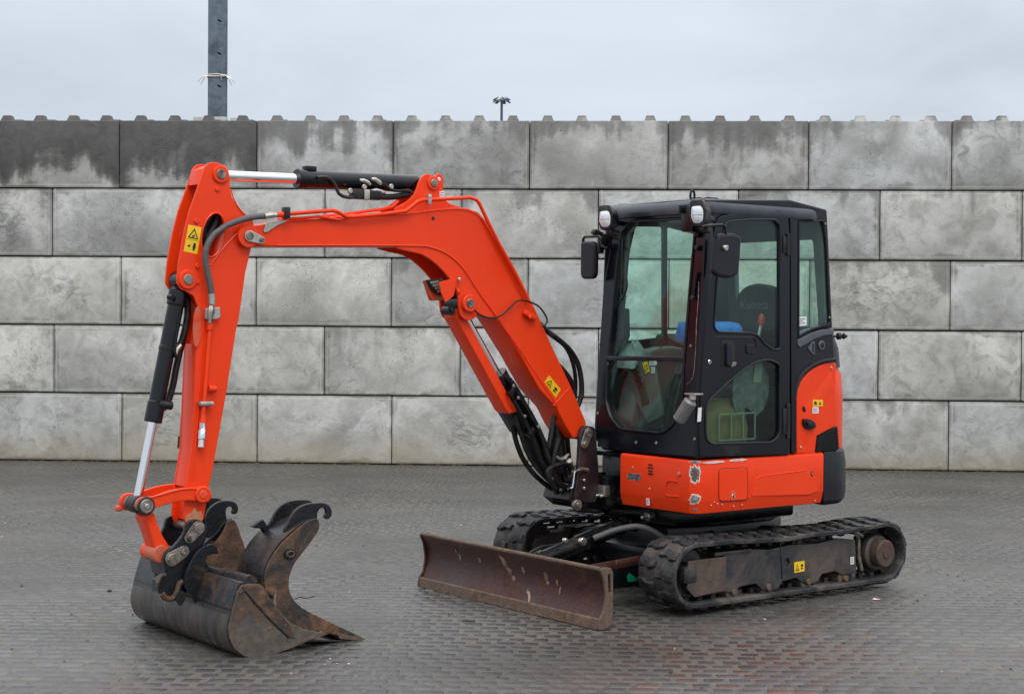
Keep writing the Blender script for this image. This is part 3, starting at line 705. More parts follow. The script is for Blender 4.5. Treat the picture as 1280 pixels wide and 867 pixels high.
def make_frame(sgn):
    out = [(0.863, 0.309), (0.822, 0.307), (0.571, 0.312), (0.547, 0.334), (0.313, 0.333), (0.190, 0.321), (0.031, 0.335), (-0.232, 0.324), (-0.422, 0.344), (-0.579, 0.322), (-0.597, 0.109), (-0.462, 0.108), (-0.395, 0.139), (-0.278, 0.132), (-0.235, 0.087), (-0.164, 0.081), (-0.092, 0.100), (-0.042, 0.129), (0.077, 0.118), (0.111, 0.080), (0.187, 0.064), (0.262, 0.090), (0.303, 0.127), (0.437, 0.121), (0.476, 0.087), (0.549, 0.101), (0.815, 0.098), (0.870, 0.150)]
    a, b = sgn*.62, sgn*.80
    gs = [(plate(out, 'l', sgn*.785, b, .006, [circ([(0.037, 0.229)][0], .024, 14)]), 'frame'), (plate(inset(out, .008), 'l', a, sgn*.785, .003), 'frame')]
    gs.append((plate(rnd([(0.863, 0.309), (0.558, 0.311), (0.562, 0.114), (0.813, 0.097), (0.870, 0.150)], .008), 'l', sgn*.795, sgn*.808, .003), 'framebrown'))
    gs.append((bar((.10, sgn*.8005, .355), (.08, sgn*.8005, .13), .006, .005, .001), 'black')); gs.append((box((.50, sgn*.804, .33), (.30, .006, .02), .002), 'frame'))
    fr = emit('track_frame', gs, None, EX)
    for (u, z) in [(0.493, 0.097), (0.204, 0.098), (-0.146, 0.099), (-0.486, 0.087)]: 
        r = emit('track_roller', join(cyl((u, sgn*.63, z), (u, sgn*.79, z), .050, 20), cyl((u, sgn*.79, z), (u, sgn*.815, z), .019, 12)), 'edge' if sgn > 0 else 'frame', fr)
    emit('idler_wheel', join(cyl((.835, sgn*.66, .228), (.835, sgn*.745, .228), .155, 36, .008), cyl((.835, sgn*.60, .228), (.835, sgn*.80, .228), .06, 20), box((.85, sgn*.79, .228), (.10, .05, .09), .008)), 'frame', fr)
    sp = [];  
    for k in range(30):
        a0 = 2*math.pi*k/30; rr = .158 if k % 2 else .138; sp.append((-.825+rr*math.cos(a0), .228+rr*math.sin(a0)))
    emit('drive_sprocket', plate(sp, 'l', sgn*.68, sgn*.72, .003), 'frame', fr)
    hub = [(-0.713, 0.219)][0]; hub = (-.80, .222)
    emit('drive_motor', [(cyl((hub[0], sgn*.66, hub[1]), (hub[0], sgn*.80, hub[1]), .115, 30, .01), 'frame'), (cyl((hub[0], sgn*.80, hub[1]), (hub[0], sgn*.865, hub[1]), .088, 30, .008), 'rusthub'), (cyl((hub[0], sgn*.865, hub[1]), (hub[0], sgn*.872, hub[1]), .03, 16), 'rusthub')], None, fr)
    cr_ = [(-0.097, 0.326)][0]
    emit('carrier_roller', join(cyl((cr_[0], sgn*.66, .335), (cr_[0], sgn*.76, .335), .045, 20), cyl((cr_[0], sgn*.60, .335), (cr_[0], sgn*.77, .335), .018, 12)), 'frame', fr)
    # tensioner bracket by the sprocket
    emit('scraper_bracket', join(tube([(-.60, sgn*.77, .36), (-.63, sgn*.78, .33), (-.625, sgn*.79, .22), (-.655, sgn*.79, .12)], .012, 8, 3), bar((-.58, sgn*.79, .375), (-.66, sgn*.79, .335), .02, .02)), 'pin', fr)
    if sgn > 0:
        sticker('warning_sticker', [(-0.020, 0.227), (-0.112, 0.229), (-0.113, 0.165), (-0.024, 0.163)], 'l', .803, .0012, fr, 'yellow', 'tri')
        sticker('white_sticker', [(-0.532, 0.216), (-0.565, 0.215), (-0.566, 0.170), (-0.532, 0.170)], 'l', .803, .0012, fr, 'white', 'bars')
    return fr
make_frame(1); make_frame(-1)

# ---------------- centre frame
cf = [(plate([(.50, -.24), (.50, .24), (.30, .34), (-.30, .34), (-.52, .22), (-.52, -.22), (-.30, -.34), (.30, -.34)], 'z', .20, .42, .015), 'black')]
for su in (1, -1):
    for sl in (1, -1):
        cf.append((bar((su*.22, sl*.22, .33), (su*.50, sl*.66, .25), .17, .15, .02, (0, 0, 1)), 'black'))
cf.append((box((.30, .0, .24), (.60, 1.24, .10), .02), 'black')); cf.append((box((-.30, 0, .24), (.25, 1.24, .10), .02), 'black'))
emit('centre_frame', cf, None, EX)
emit('slew_ring', join(cyl((0, 0, .41), (0, 0, .47), .33, 48), cyl((0, 0, .47), (0, 0, .555), .30, 48)), 'black', EX)

# ---------------- dozer blade
def blade():
    prof_f = [(1.572, 0.004), (1.566, .045), (1.545, .085), (1.528, .13), (1.520, .18), (1.524, .23), (1.540, .275), (1.560, .312), (1.562, .326)]
    prof_b = [(1.548, .333), (1.530, .325), (1.512, .29), (1.496, .235), (1.490, .18), (1.500, .12), (1.522, .07), (1.535, .03), (1.552, .004)]
    pr = prof_f+prof_b
    b = emit('dozer_blade', plate(smooth(pr, 2), 'l', -.885, .848, .003), 'blade', EX)
    emit('cutting_edge', plate([(1.582, 0.001), (1.577, .055), (1.566, .062), (1.562, .05), (1.566, .001)], 'l', -.89, .85, .002), 'edge', b)
    ep = rnd([(1.585, 0.0), (1.575, .06), (1.545, .10), (1.532, .18), (1.546, .27), (1.572, .328), (1.552, .340), (1.50, .336), (1.482, .31), (1.480, .08), (1.50, .015), (1.54, 0)], .012)
    slot = rnd([(1.497, .20), (1.514, .20), (1.520, .30), (1.500, .30)], .007)
    for a, c in ((.850, .866), (-.906, -.890)):
        emit('end_plate', plate(ep, 'l', a, c, .003, [slot]), 'edge' if a > 0 else 'blade', b)
    emit('rim_bead', tube([(1.560, -.885, .331), (1.560, .0, .330), (1.560, .85, .329)], .013, 10), 'edge', b)
    # stiffening box behind
    emit('rear_stiffener', join(box((1.475, -.02, .17), (.06, 1.5, .14), .015), box((1.44, -.35, .16), (.10, .03, .22), .006), box((1.44, .30, .16), (.10, .03, .22), .006)), 'black', b)
    return b
BL = blade()
def splash(cl, cz, w_, h_, seed, drop=0.):
    r = random.Random(seed); n = 18
    pf = [(0.004, 1.572), (.045, 1.566), (.085, 1.545), (.13, 1.528), (.18, 1.520), (.23, 1.524), (.275, 1.540), (.312, 1.560)]
    def fu(z):
        for (a, ua), (b, ub) in zip(pf, pf[1:]):
            if z <= b: return ua+(ub-ua)*max(0, (z-a))/(b-a)
        return pf[-1][1]
    ol = []
    for k in range(n):
        a = 2*math.pi*k/n; q = 1+r.uniform(-.38, .38); x, y = math.cos(a)*w_*q, math.sin(a)*h_*q
        ol.append((cl+x+drop*y, min(.30, max(.07, cz+y))))
    V = [(fu(z)+.0005, l, z) for l, z in ol]+[(fu(cz+(z-cz)*.8)+.004, cl+(l-cl)*.8, cz+(z-cz)*.8) for l, z in ol]+[(fu(cz+(z-cz)*.4)+.005, cl+(l-cl)*.4, cz+(z-cz)*.4) for l, z in ol]+[(fu(cz)+.005, cl, cz)]
    F = [(i*n+k, i*n+(k+1) % n, (i+1)*n+(k+1) % n, (i+1)*n+k) for i in range(2) for k in range(n)]+[(2*n+k, 2*n+(k+1) % n, 3*n) for k in range(n)]
    emit('mud_splash', (V, F), 'drymud', BL)
for (l, z), w_, h_, sd_, dr in zip([(-0.065, 0.253), (-0.017, 0.202), (0.022, 0.170), (0.325, 0.214), (0.340, 0.184), (-0.523, 0.226), (-0.549, 0.262), (0.114, 0.229), (0.457, 0.154), (-0.314, 0.232), (0.427, 0.196)], (.022, .026, .02, .016, .012, .010, .008, .012, .008, .010, .007), (.035, .022, .016, .030, .014, .022, .016, .024, .026, .014, .020), range(20, 31), (-.3, -.5, 0, -.2, 0, 0, .1, -.2, 0, 0, 0)):
    splash(l, z, w_, h_, sd_, dr)
for l in (-.40, .33):
    emit('blade_arm', join(bar((1.45, l, .13), (.45, l, .24), .10, .075, .01, (0, 1, 0)), cyl((.45, l-.06, .24), (.45, l+.06, .24), .05, 18)), 'black', EX)
emit('arm_crossmember', box((1.28, -.035, .155), (.09, .70, .09), .012), 'black', EX)
emit('skid_plate', [(box((.93, .425, .175), (1.0, .012, .11), .004), 'black'), (plate(smooth([(0.999, 0.185), (0.981, 0.203), (0.962, 0.191), (0.924, 0.169), (0.918, 0.154), (0.987, 0.151)], 2), 'l', .430, .433, .001), 'green')], None, EX)
emit('arm_side_rail', join(bar((1.46, .43, .245), (.55, .43, .29), .05, .02, .004, (0, 1, 0))), 'blade', EX)
bc0, bc1 = Vector((1.43, .02, .235)), Vector((.62, .02, .43))
bd = (bc1-bc0).normalized()
bcy = emit('blade_cylinder', join(cyl(bc0+bd*.10, bc1-bd*.06, .048, 24, .008), cyl(bc0+bd*.09, bc0+bd*.135, .054, 24, .006), box(bc0+bd*.50, (.15, .13, .08), .01, Matrix(((bd.x, 0, -bd.z), (0, 1, 0), (bd.z, 0, bd.x)))), cyl(bc1-Vector((0, .06, 0)), bc1+Vector((0, .06, 0)), .05, 16)), 'black', EX)
emit('piston_rod', cyl(bc0, bc0+bd*.12, .028, 16), 'chrome', bcy)
emit('rod_eye', join(cyl(bc0-Vector((0, .045, 0)), bc0+Vector((0, .045, 0)), .042, 20), cyl(bc0-Vector((0, .07, 0)), bc0+Vector((0, .07, 0)), .02, 12)), 'pin', bcy)
each('mount_bolt', [cyl((1.07, .09, .36), (1.07, .12, .36), .024, 12), cyl((1.20, .085, .375), (1.20, .115, .375), .015, 10)], 'zinc', bcy)
emit('hydraulic_hose', tube([(.98, .10, .37), (.86, .17, .42), (.74, .26, .44), (.64, .34, .38), (.58, .38, .28)], .019, 10, 5), 'greyhose', bcy)
emit('hydraulic_hose', tube([(1.36, -.10, .25), (1.22, -.13, .30), (1.05, -.14, .31), (.8, -.12, .36), (.6, -.05, .44)], .014, 8, 5), 'hose', bcy)
emit('grease_fitting', join(cyl((.66, .22, .49), (.61, .22, .50), .028, 14), cyl((.70, .22, .49), (.66, .22, .49), .012, 10)), 'zinc', EX)

# ---------------- revolving platform
plat_out = rnd([(.74, -.30), (.74, .70), (-.40, .70), (-.62, .52), (-.76, .25), (-.76, -.25), (-.62, -.52), (-.40, -.70), (.30, -.62)], .04)
emit('platform', [(plate(plat_out, 'z', .555, .60, .01), 'black'), (plate([(.60, -.25), (.60, .42), (-.42, .42), (-.66, .10), (-.62, -.36), (-.2, -.52)], 'z', .445, .5555, .02), 'black'), (plate([(.70, -.30), (.70, .13), (.56, .13), (.56, -.36)], 'z', .60, .66, .01), 'black'), (box((.30, .2, .74), (.60, .95, .26), .01), 'black'), (box((.66, -.12, .86), (.16, .48, .03), .006), 'black')], None, EX)
ZT, ZB = .878, .556
def skirt(path_out, path_in, rings):
    """open strip: list of outer points & inner points (u,l) closed into one outline; rings of (z, inset)"""
    o = path_out + path_in[::-1]
    return o
fo = [(.790, .125), (.782, .45), (.780, .66), (.775, .715), (.745, .752), (.70, .762), (.2, .764), (-.318, .764)]
fi = [(.745, .125), (.745, .45), (.742, .64), (.735, .685), (.715, .71), (.66, .722), (.2, .724), (-.318, .724)]
def strip_loft(fo, fi, zs):
    rings = []
    for z, d in zs:
        o = []
        for (a, b), (c, e_) in zip(fo, fi):
            v = Vector((c-a, e_-b)); o.append(Vector((a, b))+v.normalized()*d)
        i_ = [Vector(q) for q in fi]
        rings.append([(p.x, p.y, z) for p in o]+[(p.x, p.y, z) for p in i_[::-1]])
    return loft(rings)
front_z = lambda z: z
cover = emit('lower_side_cover', strip_loft(fo, fi, [(.572, .030), (.566, .022), (.600, .010), (.628, .004), (.640, .0), (.860, .0), (.871, .004), (.877, .012), (.8785, .02)]), 'orange', EX, 28)
# the pressed panel, hatch line, bolts, scrapes on it
def outline_tube(pts, axis_l, r, closed=True): return tube(P3(pts, axis_l), r, 6, 0, closed)
hatch = rnd([(0.581, 0.821), (0.350, 0.816), (0.347, 0.628), (0.579, 0.633)], .03)
emit('fuel_hatch', plate(hatch, 'l', .750, .7665, .0025), 'orange', cover)
emit('hatch_gap', [(outline_tube(rnd([(0.586, 0.824), (0.345, 0.819), (0.342, 0.624), (0.584, 0.630)], .03), .7635, .0016), 'blackprint')], None, cover)
hl = [(0.468, 0.659)][0]
emit('hatch_lock', [(plate(circ(hl, .024, 20, .03), 'l', .76, .7685, .002), 'orangedull'), (cyl((hl[0], .766, hl[1]-.003), (hl[0], .771, hl[1]-.003), .0115, 14), 'zinc'), (plate(circ((hl[0], hl[1]-.004), .004, 8, .012), 'l', .7705, .7718, .0003), 'blackprint')], None, cover)
pp = smooth([(0.321, 0.650), (0.281, 0.739), (0.254, 0.756), (0.138, 0.767), (-0.150, 0.774), (-0.193, 0.769), (-0.201, 0.712), (-0.202, 0.653), (-0.181, 0.630)], 2)
emit('pressed_panel', plate(rnd([(0.320, 0.645), (0.268, 0.752), (0.220, 0.762), (-0.171, 0.771), (-0.281, 0.708), (-0.282, 0.643), (-0.181, 0.625)], .018), 'l', .752, .7675, .0034), 'orange', cover)
emit('pressed_edge', tube(P3(smooth([(0.334, 0.636), (0.294, 0.720), (0.268, 0.752), (0.207, 0.761), (0.034, 0.769), (-0.164, 0.776)], 4, False), .7665), .0035, 6), 'orange', cover)
for q in [(-0.215, 0.751)]:
    emit('cover_bolt', [(cyl((q[0], .762, q[1]), (q[0], .768, q[1]), .017, 16), 'blackprint'), (cyl((q[0], .766, q[1]), (q[0], .772, q[1]), .010, 8), 'orangedull')], None, cover)
for q in [(0.233, 0.797), (0.637, 0.793)]:
    emit('cover_bolt', [(cyl((.780, q[0], q[1]), (.789, q[0], q[1]), .014, 14), 'orangedull'), (cyl((.788, q[0], q[1]), (.791, q[0], q[1]), .007, 8), 'zinc')], None, cover)
sl = [(0.391, 0.828), (0.391, 0.809), (0.392, 0.790), (0.392, 0.773)]
emit('vent_slots', join(*[box((.786, a, b), (.006, .045 if k % 2 else .035, .008), .002) for k, (a, b) in enumerate(sl)]), 'blackprint', cover)
sticker('serial_plate', [(0.187, 0.764), (0.303, 0.766), (0.304, 0.725), (0.187, 0.722)], 'u', .787, .0015, cover, 'scrape', 'bars')
sticker('white_sticker', [(0.354, 0.624), (0.383, 0.625), (0.388, 0.586), (0.360, 0.585)], 'u', .786, .0015, cover, 'white', 'bars')
fp = [(0.536, 0.742), (0.632, 0.745), (0.647, 0.672), (0.530, 0.659), (0.523, 0.698)]
emit('pressed_corner', tube([(.785, a, b) for a, b in smooth([(0.627, 0.747), (0.565, 0.747), (0.537, 0.733), (0.528, 0.661), (0.641, 0.662)], 3, False)], .0035, 6), 'orange', cover)
# scraped corner: bare metal patches with torn paint rim, on the corner radius
def corner_patch(name, cz, h, wd, seed, mats=('filler', 'scrape')):
    r = random.Random(seed); n = 26; base = []
    for k in range(n):
        a = 2*math.pi*k/n; q = 1+r.uniform(-.22, .22)
        base.append((math.cos(a)*wd*q, cz+math.sin(a)*h*q))
    def corner_pt(s, z, off):   # s: arc length round the corner from its middle, + towards the side face
        prof = [(.782, .60), (.780, .66), (.775, .715), (.745, .752), (.70, .762), (.62, .763)]
        Ls = [0]
        for i in range(len(prof)-1): Ls.append(Ls[-1]+math.dist(prof[i], prof[i+1]))
        t = min(max(s+Ls[3]-.012, 0), Ls[-1]-1e-6)
        for i in range(len(prof)-1):
            if Ls[i+1] >= t:
                f_ = (t-Ls[i])/(Ls[i+1]-Ls[i]); a, b = Vector(prof[i]), Vector(prof[i+1]); p = a.lerp(b, f_)
                d = (b-a).normalized(); nn = Vector((-d.y, d.x))
                if nn.dot(Vector((1, 1))) < 0: nn = -nn
                ins = .012*max(0, (.632-z)/.032); return (p.x+nn.x*(off-ins), p.y+nn.y*(off-ins), z)
    gs = []
    for sc, off, mn in ((1.0, .0022, mats[0]), (.78, .0032, mats[1])):
        c = corner_pt(sum(b[0] for b in base)/n, cz, off)
        rings = []
        for q in (1.0, .66, .33): rings.append([corner_pt(b[0]*sc*q, cz+(b[1]-cz)*sc*q, off if q < 1 else off-.0015) for b in base])
        V = [p for rg in rings for p in rg]+[corner_pt(0, cz, off)]; F = []
        for i in range(2):
            for k in range(n): F.append((i*n+k, i*n+(k+1) % n, (i+1)*n+(k+1) % n, (i+1)*n+k))
        for k in range(n): F.append((2*n+k, 2*n+(k+1) % n, 3*n))
        gs.append(((V, F), mn))
    emit(name, gs, None, cover)
corner_patch('scraped_patch', .800, .056, .036, 3); corner_patch('scraped_patch', .652, .032, .036, 11); corner_patch('scraped_patch', .590, .014, .035, 8); corner_patch('scraped_patch', .868, .008, .04, 9)
# counterweight
def arc_path(r_back, l_side, u0, n=12, bulge=1.0):
    """plan path from (u0,l_side) round the tail to (u0,-l_side)"""
    ctl = [(u0, l_side), (-.45, l_side-.004), (-.54, l_side-.030), (-.64, l_side-.105), (-.73, l_side-.235), (-.80, l_side-.42), (-.84, .20), (-.85, 0)]
    ctl += [(a, -b) for a, b in ctl[-2::-1]]
    return smooth(ctl, 3, False)
def ring_from(path, z, d, front_u, sc=1.0):
    # closed outline: tail path + straight front
    o = inset(path, d); return [(a, b, z) for a, b in o]
cw_path = arc_path(.85, .766, -.322)
emit('counterweight', loft([ring_from(cw_path, .545, .05, 0), ring_from(cw_path, .548, .03, 0), ring_from(cw_path, .575, .006, 0), ring_from(cw_path, .62, 0, 0), ring_from(cw_path, .80, .0, 0), ring_from(cw_path, .875, .012, 0), ring_from(cw_path, .895, .03, 0)]), 'cab_matt', EX, 32)
hd_path = arc_path(.80, .735, -.20)
emit('engine_hood', loft([ring_from(hd_path, .88, .0, 0), ring_from(hd_path, 1.22, .0, 0), ring_from(hd_path, 1.36, .012, 0), ring_from(hd_path, 1.43, .05, 0)]), 'orange', EX, 32)
emit('hood_cover', loft([ring_from(hd_path, 1.40, .018, 0), ring_from(hd_path, 1.52, .03, 0), ring_from(hd_path, 1.60, .06, 0)]), 'cab_matt', EX, 32)
emit('right_side_box', box((-.28, -.46, .98), (.60, .50, .70), .03), 'orange', EX)
# orange rear quarter panel
qp = smooth([(-0.085, 0.880), (-0.080, 1.208), (-0.093, 1.281), (-0.135, 1.341), (-0.213, 1.394), (-0.300, 1.425), (-0.365, 1.435), (-0.424, 1.434)],3,False) + [(-0.439, 1.424)]
qpf = qp + [(-0.427, 1.034), (-0.266, 0.981), (-0.250, 0.872)]
rq = emit('rear_quarter_panel', plate(qpf, 'l', .69, .757, .010), 'orange', EX)
emit('recess_crease', loft([P3([(-0.131, 0.897), (-0.127, 1.148), (-0.392, 1.390), (-0.416, 1.250), (-0.265, 1.114), (-0.209, 0.983)], .7562), P3([(-0.152, 0.960), (-0.149, 1.137), (-0.378, 1.360), (-0.394, 1.250), (-0.250, 1.120), (-0.194, 1.008)], .7600)]), 'orange', rq)
cap = [(-0.128, 1.089), (-0.178, 1.090), (-0.229, 1.066), (-0.230, 1.036), (-0.179, 1.026), (-0.136, 1.045)]
emit('filler_cap', join(plate(smooth(cap, 3), 'l', .75, .778, .006), plate(inset(smooth(cap, 3), .014), 'l', .77, .790, .006)), 'cab_matt', rq)
emit('lock_cap', plate(circ([(-0.142, 1.152)][0], .011, 14, .019, -.4), 'l', .757, .765, .003), 'cab_matt', rq)
sticker('warning_sticker', [(-0.220, 1.207), (-0.310, 1.205), (-0.311, 1.165), (-0.220, 1.167)], 'l', .7605, .0012, rq, 'yellow', 'two')
sticker('white_sticker', [(-0.217, 1.163), (-0.271, 1.161), (-0.272, 1.122), (-0.217, 1.123)], 'l', .7605, .0012, rq, 'white', 'bars')
for q in [(-0.387, 1.402), (-0.119, 0.918)]:
    emit('panel_screw', cyl((q[0], .757, q[1]), (q[0], .763, q[1]), .009, 10), 'zinc', rq)
# black louvred grille
gq = [(-0.267, 0.978), (-0.460, 1.038), (-0.478, 0.887), (-0.265, 0.881)]
emit('grille_frame', plate(rnd(gq, .012), 'l', .66, .750, .008), 'cab_matt', EX)
gm = []
A_, B_, C_, D_ = [Vector(q) for q in gq]
for k in range(17):
    t = .05+.9*k/16; p, q = A_.lerp(B_, t), D_.lerp(C_, t); gm.append(bar((p.x, .752, p.y*.97+q.y*.03), (q.x, .752, q.y*.95+p.y*.05), .004, .006, 0))
for k in range(9):
    t = .08+.84*k/8; p, q = A_.lerp(D_, t), B_.lerp(C_, t); gm.append(bar((p.x, .7525, p.y), (q.x, .7525, q.y), .003, .005, 0))
emit('grille_mesh', join(*gm), 'blackprint', EX)
# black upper rear shell under the side window with handle recess and a lock
sh = [(-0.028, 0.887), (-0.018, 1.579), (-0.089, 1.584), (-0.174, 1.618), (-0.289, 1.643), (-0.402, 1.646), (-0.416, 1.499), (-0.416, 1.452), (-0.292, 1.448), (-0.191, 1.419), (-0.113, 1.366), (-0.068, 1.296), (-0.055, 1.208), (-0.053, 0.886)]
shell = emit('rear_side_shell', plate(sh, 'l', .62, .757, .010), 'cab_matt', EX)
emit('window_sill_trim', plate([(-0.073, 1.577), (-0.074, 1.545), (-0.095, 1.528), (-0.152, 1.550), (-0.223, 1.579), (-0.310, 1.601), (-0.401, 1.611), (-0.397, 1.644), (-0.302, 1.641), (-0.201, 1.621), (-0.137, 1.596)], 'l', .752, .768, .006), 'trim', shell)
emit('arch_trim', tube(P3(smooth([(-0.057, 1.208), (-0.067, 1.277), (-0.105, 1.347), (-0.172, 1.400), (-0.272, 1.438), (-0.359, 1.450), (-0.418, 1.452)], 4, False), .758), .014, 8), 'cab_matt', shell)
emit('recessed_grip', [(plate(rnd([(-0.168, 1.525), (-0.211, 1.569), (-0.232, 1.564), (-0.233, 1.480), (-0.197, 1.495)], .01), 'l', .755, .764, .003), 'trim'), (plate([(-0.207, 1.554), (-0.222, 1.554), (-0.222, 1.495), (-0.208, 1.500)], 'l', .76, .7655, .001), 'blackprint')], None, shell)
lk = [(-0.294, 1.542)][0]
emit('shell_lock', [(cyl((lk[0], .756, lk[1]), (lk[0], .766, lk[1]), .030, 20), 'trim'), (cyl((lk[0], .765, lk[1]), (lk[0], .770, lk[1]), .016, 16), 'cab_matt')], None, shell)
kn = [(-0.471, 1.598)][0]
emit('rear_knob', join(cyl((-.455, .70, kn[1]), (-.50, .715, kn[1]), .008, 8), cyl((-.49, .712, kn[1]), (-.515, .72, kn[1]), .022, 14), cyl((-.53, .725, kn[1]), (-.56, .735, kn[1]), .02, 14, .004, .008)), 'blackprint', EX)

# ---------------- cab
ZC = .900
CK = .037
fr_out = [(-0.016, 2.371), (0.057, 2.397), (0.418, 2.401), (0.679, 2.398), (0.753, 2.387), (0.779, 2.154), (0.769, 1.691), (0.760, 1.228), (0.764, 0.891), (0.358, 0.885), (-0.071, 0.885), (-0.147, 0.949), (-0.156, 1.039), (-0.146, 1.344), (-0.119, 1.892)]
win = rnd([(0.037, 2.225), (0.122, 2.290), (0.577, 2.286), (0.695, 2.288), (0.689, 2.157), (0.666, 1.878), (0.640, 1.471), (0.633, 1.204), (0.578, 1.079), (0.470, 1.021), (0.095, 1.023), (-0.006, 1.096), (-0.050, 1.193), (-0.045, 1.451), (-0.005, 1.891)], [.02, .03, .0, .02, 0, 0, 0, .03, .06, .04, .04, .05, .02, 0, 0])
def uoff(g): return shear_u(g, CK, ZC)
cabf = emit('cab_front_frame', uoff(plate(rnd(fr_out, .012), 'u', .700, .772, .012, [win])), 'cab', EX)
rub = tube([(.775, a, b) for a, b in win], .0075, 6, 0, True)
emit('window_rubber', uoff(rub), 'cab_matt', cabf)
dv = [(-0.064, 1.453), (0.647, 1.469), (-0.063, 1.435), (0.647, 1.452)]
emit('window_divider', uoff(join(bar((.771, dv[0][0], dv[0][1]), (.771, dv[1][0], dv[1][1]-.004), .028, .020, .005, (1, 0, 0)))), 'cab_matt', cabf)
wi = inset(win, -.01)
def zclip(poly, zc, keep_above):
    o = []; N = len(poly)
    for i in range(N):
        a, b = poly[i], poly[(i+1) % N]; ia = (a[1] >= zc) == keep_above; ib = (b[1] >= zc) == keep_above
        if ia: o.append(a)
        if ia != ib: t = (zc-a[1])/(b[1]-a[1]); o.append((a[0]+(b[0]-a[0])*t, zc))
    return o
zc = (dv[0][1]+dv[1][1])/2
emit('upper_front_glass', uoff(plate(zclip(wi, zc, True), 'u', .750, .755, .001)), 'glass', cabf)
emit('lower_front_glass', uoff(plate(zclip(wi, zc-.002, False), 'u', .757, .762, .001)), 'glass', cabf)
for q in [(-0.047, 1.418), (-0.130, 1.541), (0.246, 0.950), (0.425, 0.959), (-0.122, 1.108), (0.690, 1.540), (0.751, 1.003)]:
    emit('frame_bolt', uoff(cyl((.770, q[0], q[1]), (.779, q[0], q[1]), .010, 10)), 'pin', cabf)
# chipped edge of the near pillar (paint worn along its corner)
# left side frame with the door opening and the rear side window
LS = .757
side_out = [(0.704, 2.392), (-0.006, 2.426), (-0.336, 2.382), (-0.354, 2.194), (-0.399, 1.651), (-0.311, 1.646), (-0.210, 1.626), (-0.138, 1.601), (-0.082, 1.584), (-0.025, 1.579), (-0.035, 0.877), (0.769, 0.892), (0.760, 1.228), (0.734, 1.691), (0.711, 2.156)]
rwin = smooth([], 1) if False else rnd([(-0.082, 2.294), (-0.301, 2.313), (-0.333, 2.144), (-0.373, 1.676), (-0.314, 1.666), (-0.202, 1.643), (-0.138, 1.621), (-0.089, 1.599)], [.012, .02, 0, .02, .02, .01, .01, .01])
door_hole = rnd([(0.606, 2.299), (0.056, 2.344), (0.018, 2.181), (0.007, 0.889), (0.673, 0.904), (0.696, 1.227), (0.663, 1.692), (0.629, 2.019)], [.05, .06, 0, .01, .01, 0, 0, 0])
side = emit('cab_side_frame', plate(rnd(side_out, .008), 'l', .70, .757, .010, [door_hole, rwin]), 'cab', EX)
emit('rear_side_glass', plate(inset(rwin, -.008), 'l', .744, .748, .001), 'glass_side', side)
emit('window_rubber', tube(P3(rwin, .758), .006, 6, 0, True), 'cab_matt', side)
emit('hinge_pillar', plate([(0.003, 2.321), (-0.039, 2.318), (-0.058, 1.988), (-0.074, 0.890), (-0.028, 0.888), (-0.002, 2.181)], 'l', .755, .766, .004), 'cab', side)
sticker('window_label', [(-0.072, 1.713), (-0.168, 1.719), (-0.169, 1.667), (-0.076, 1.657)], 'l', .7485, .001, side, 'white', 'bars')
for q in [(-0.319, 2.292), (-0.365, 1.713)]: emit('frame_bolt', cyl((q[0], .756, q[1]), (q[0], .764, q[1]), .009, 10), 'pin', side)
# door
d_out = rnd([(0.622, 2.298), (0.332, 2.340), (0.086, 2.361), (0.027, 2.335), (0.010, 2.181), (-0.008, 0.879), (0.746, 0.896), (0.754, 1.043), (0.738, 1.321), (0.711, 1.692), (0.671, 2.110)], [.05, .0, .06, .02, 0, .01, .01, 0, 0, 0, .0])
ug = rnd([(0.563, 2.268), (0.344, 2.289), (0.141, 2.298), (0.099, 2.264), (0.088, 1.522), (0.150, 1.517), (0.219, 1.551), (0.281, 1.604), (0.336, 1.618), (0.613, 1.622), (0.643, 1.650), (0.623, 1.925)], [.05, 0, .04, .02, .01, .02, .03, .03, .03, .02, .02, 0])
lg = rnd([(0.679, 1.226), (0.537, 1.322), (0.386, 1.409), (0.286, 1.449), (0.184, 1.460), (0.090, 1.430), (0.084, 0.999), (0.157, 0.961), (0.657, 0.972), (0.702, 1.004), (0.704, 1.181)], [.03, 0, .02, .04, .04, .03, .04, .03, .03, .03, .02])
door = emit('cab_door', plate(d_out, 'l', .740, .772, .007, [ug, lg]), 'cab', EX)
emit('upper_door_glass', plate(inset(ug, -.008), 'l', .756, .760, .001), 'glass_side', door)
emit('lower_door_glass', plate(inset(lg, -.008), 'l', .756, .760, .001), 'glass_side', door)
emit('glass_rubber', join(tube(P3(ug, .773), .007, 6, 0, True), tube(P3(lg, .773), .007, 6, 0, True)), 'cab_matt', door)
emit('pressed_rib', tube(P3(smooth([(0.636, 1.594), (0.359, 1.592), (0.305, 1.577), (0.295, 1.523), (0.338, 1.499)], 3, False), .7725), .0035, 6), 'cab', door)
hb = [(0.584, 1.571), (0.472, 1.571), (0.470, 1.415), (0.582, 1.416)]
emit('door_handle', [(plate(rnd(hb, .02), 'l', .769, .7755, .003), 'blackprint'), (plate(rnd([(0.558, 1.559), (0.512, 1.559), (0.510, 1.423), (0.556, 1.423)], .018), 'l', .774, .797, .006), 'cab_matt'), (plate(rnd([(0.523, 1.444), (0.464, 1.448), (0.470, 1.424), (0.510, 1.415)], .008), 'l', .773, .785, .004), 'pin')], None, door)
emit('door_catch', plate(rnd([(0.379, 1.551), (0.312, 1.551), (0.311, 1.494), (0.378, 1.495)], .01), 'l', .769, .780, .004), 'cab_matt', door)
kl = [(0.678, 1.450)][0]
emit('key_lock', [(cyl((kl[0], .771, kl[1]), (kl[0], .779, kl[1]), .013, 16), 'chrome'), (cyl((kl[0], .778, kl[1]), (kl[0], .7805, kl[1]), .006, 10), 'blackprint')], None, door)
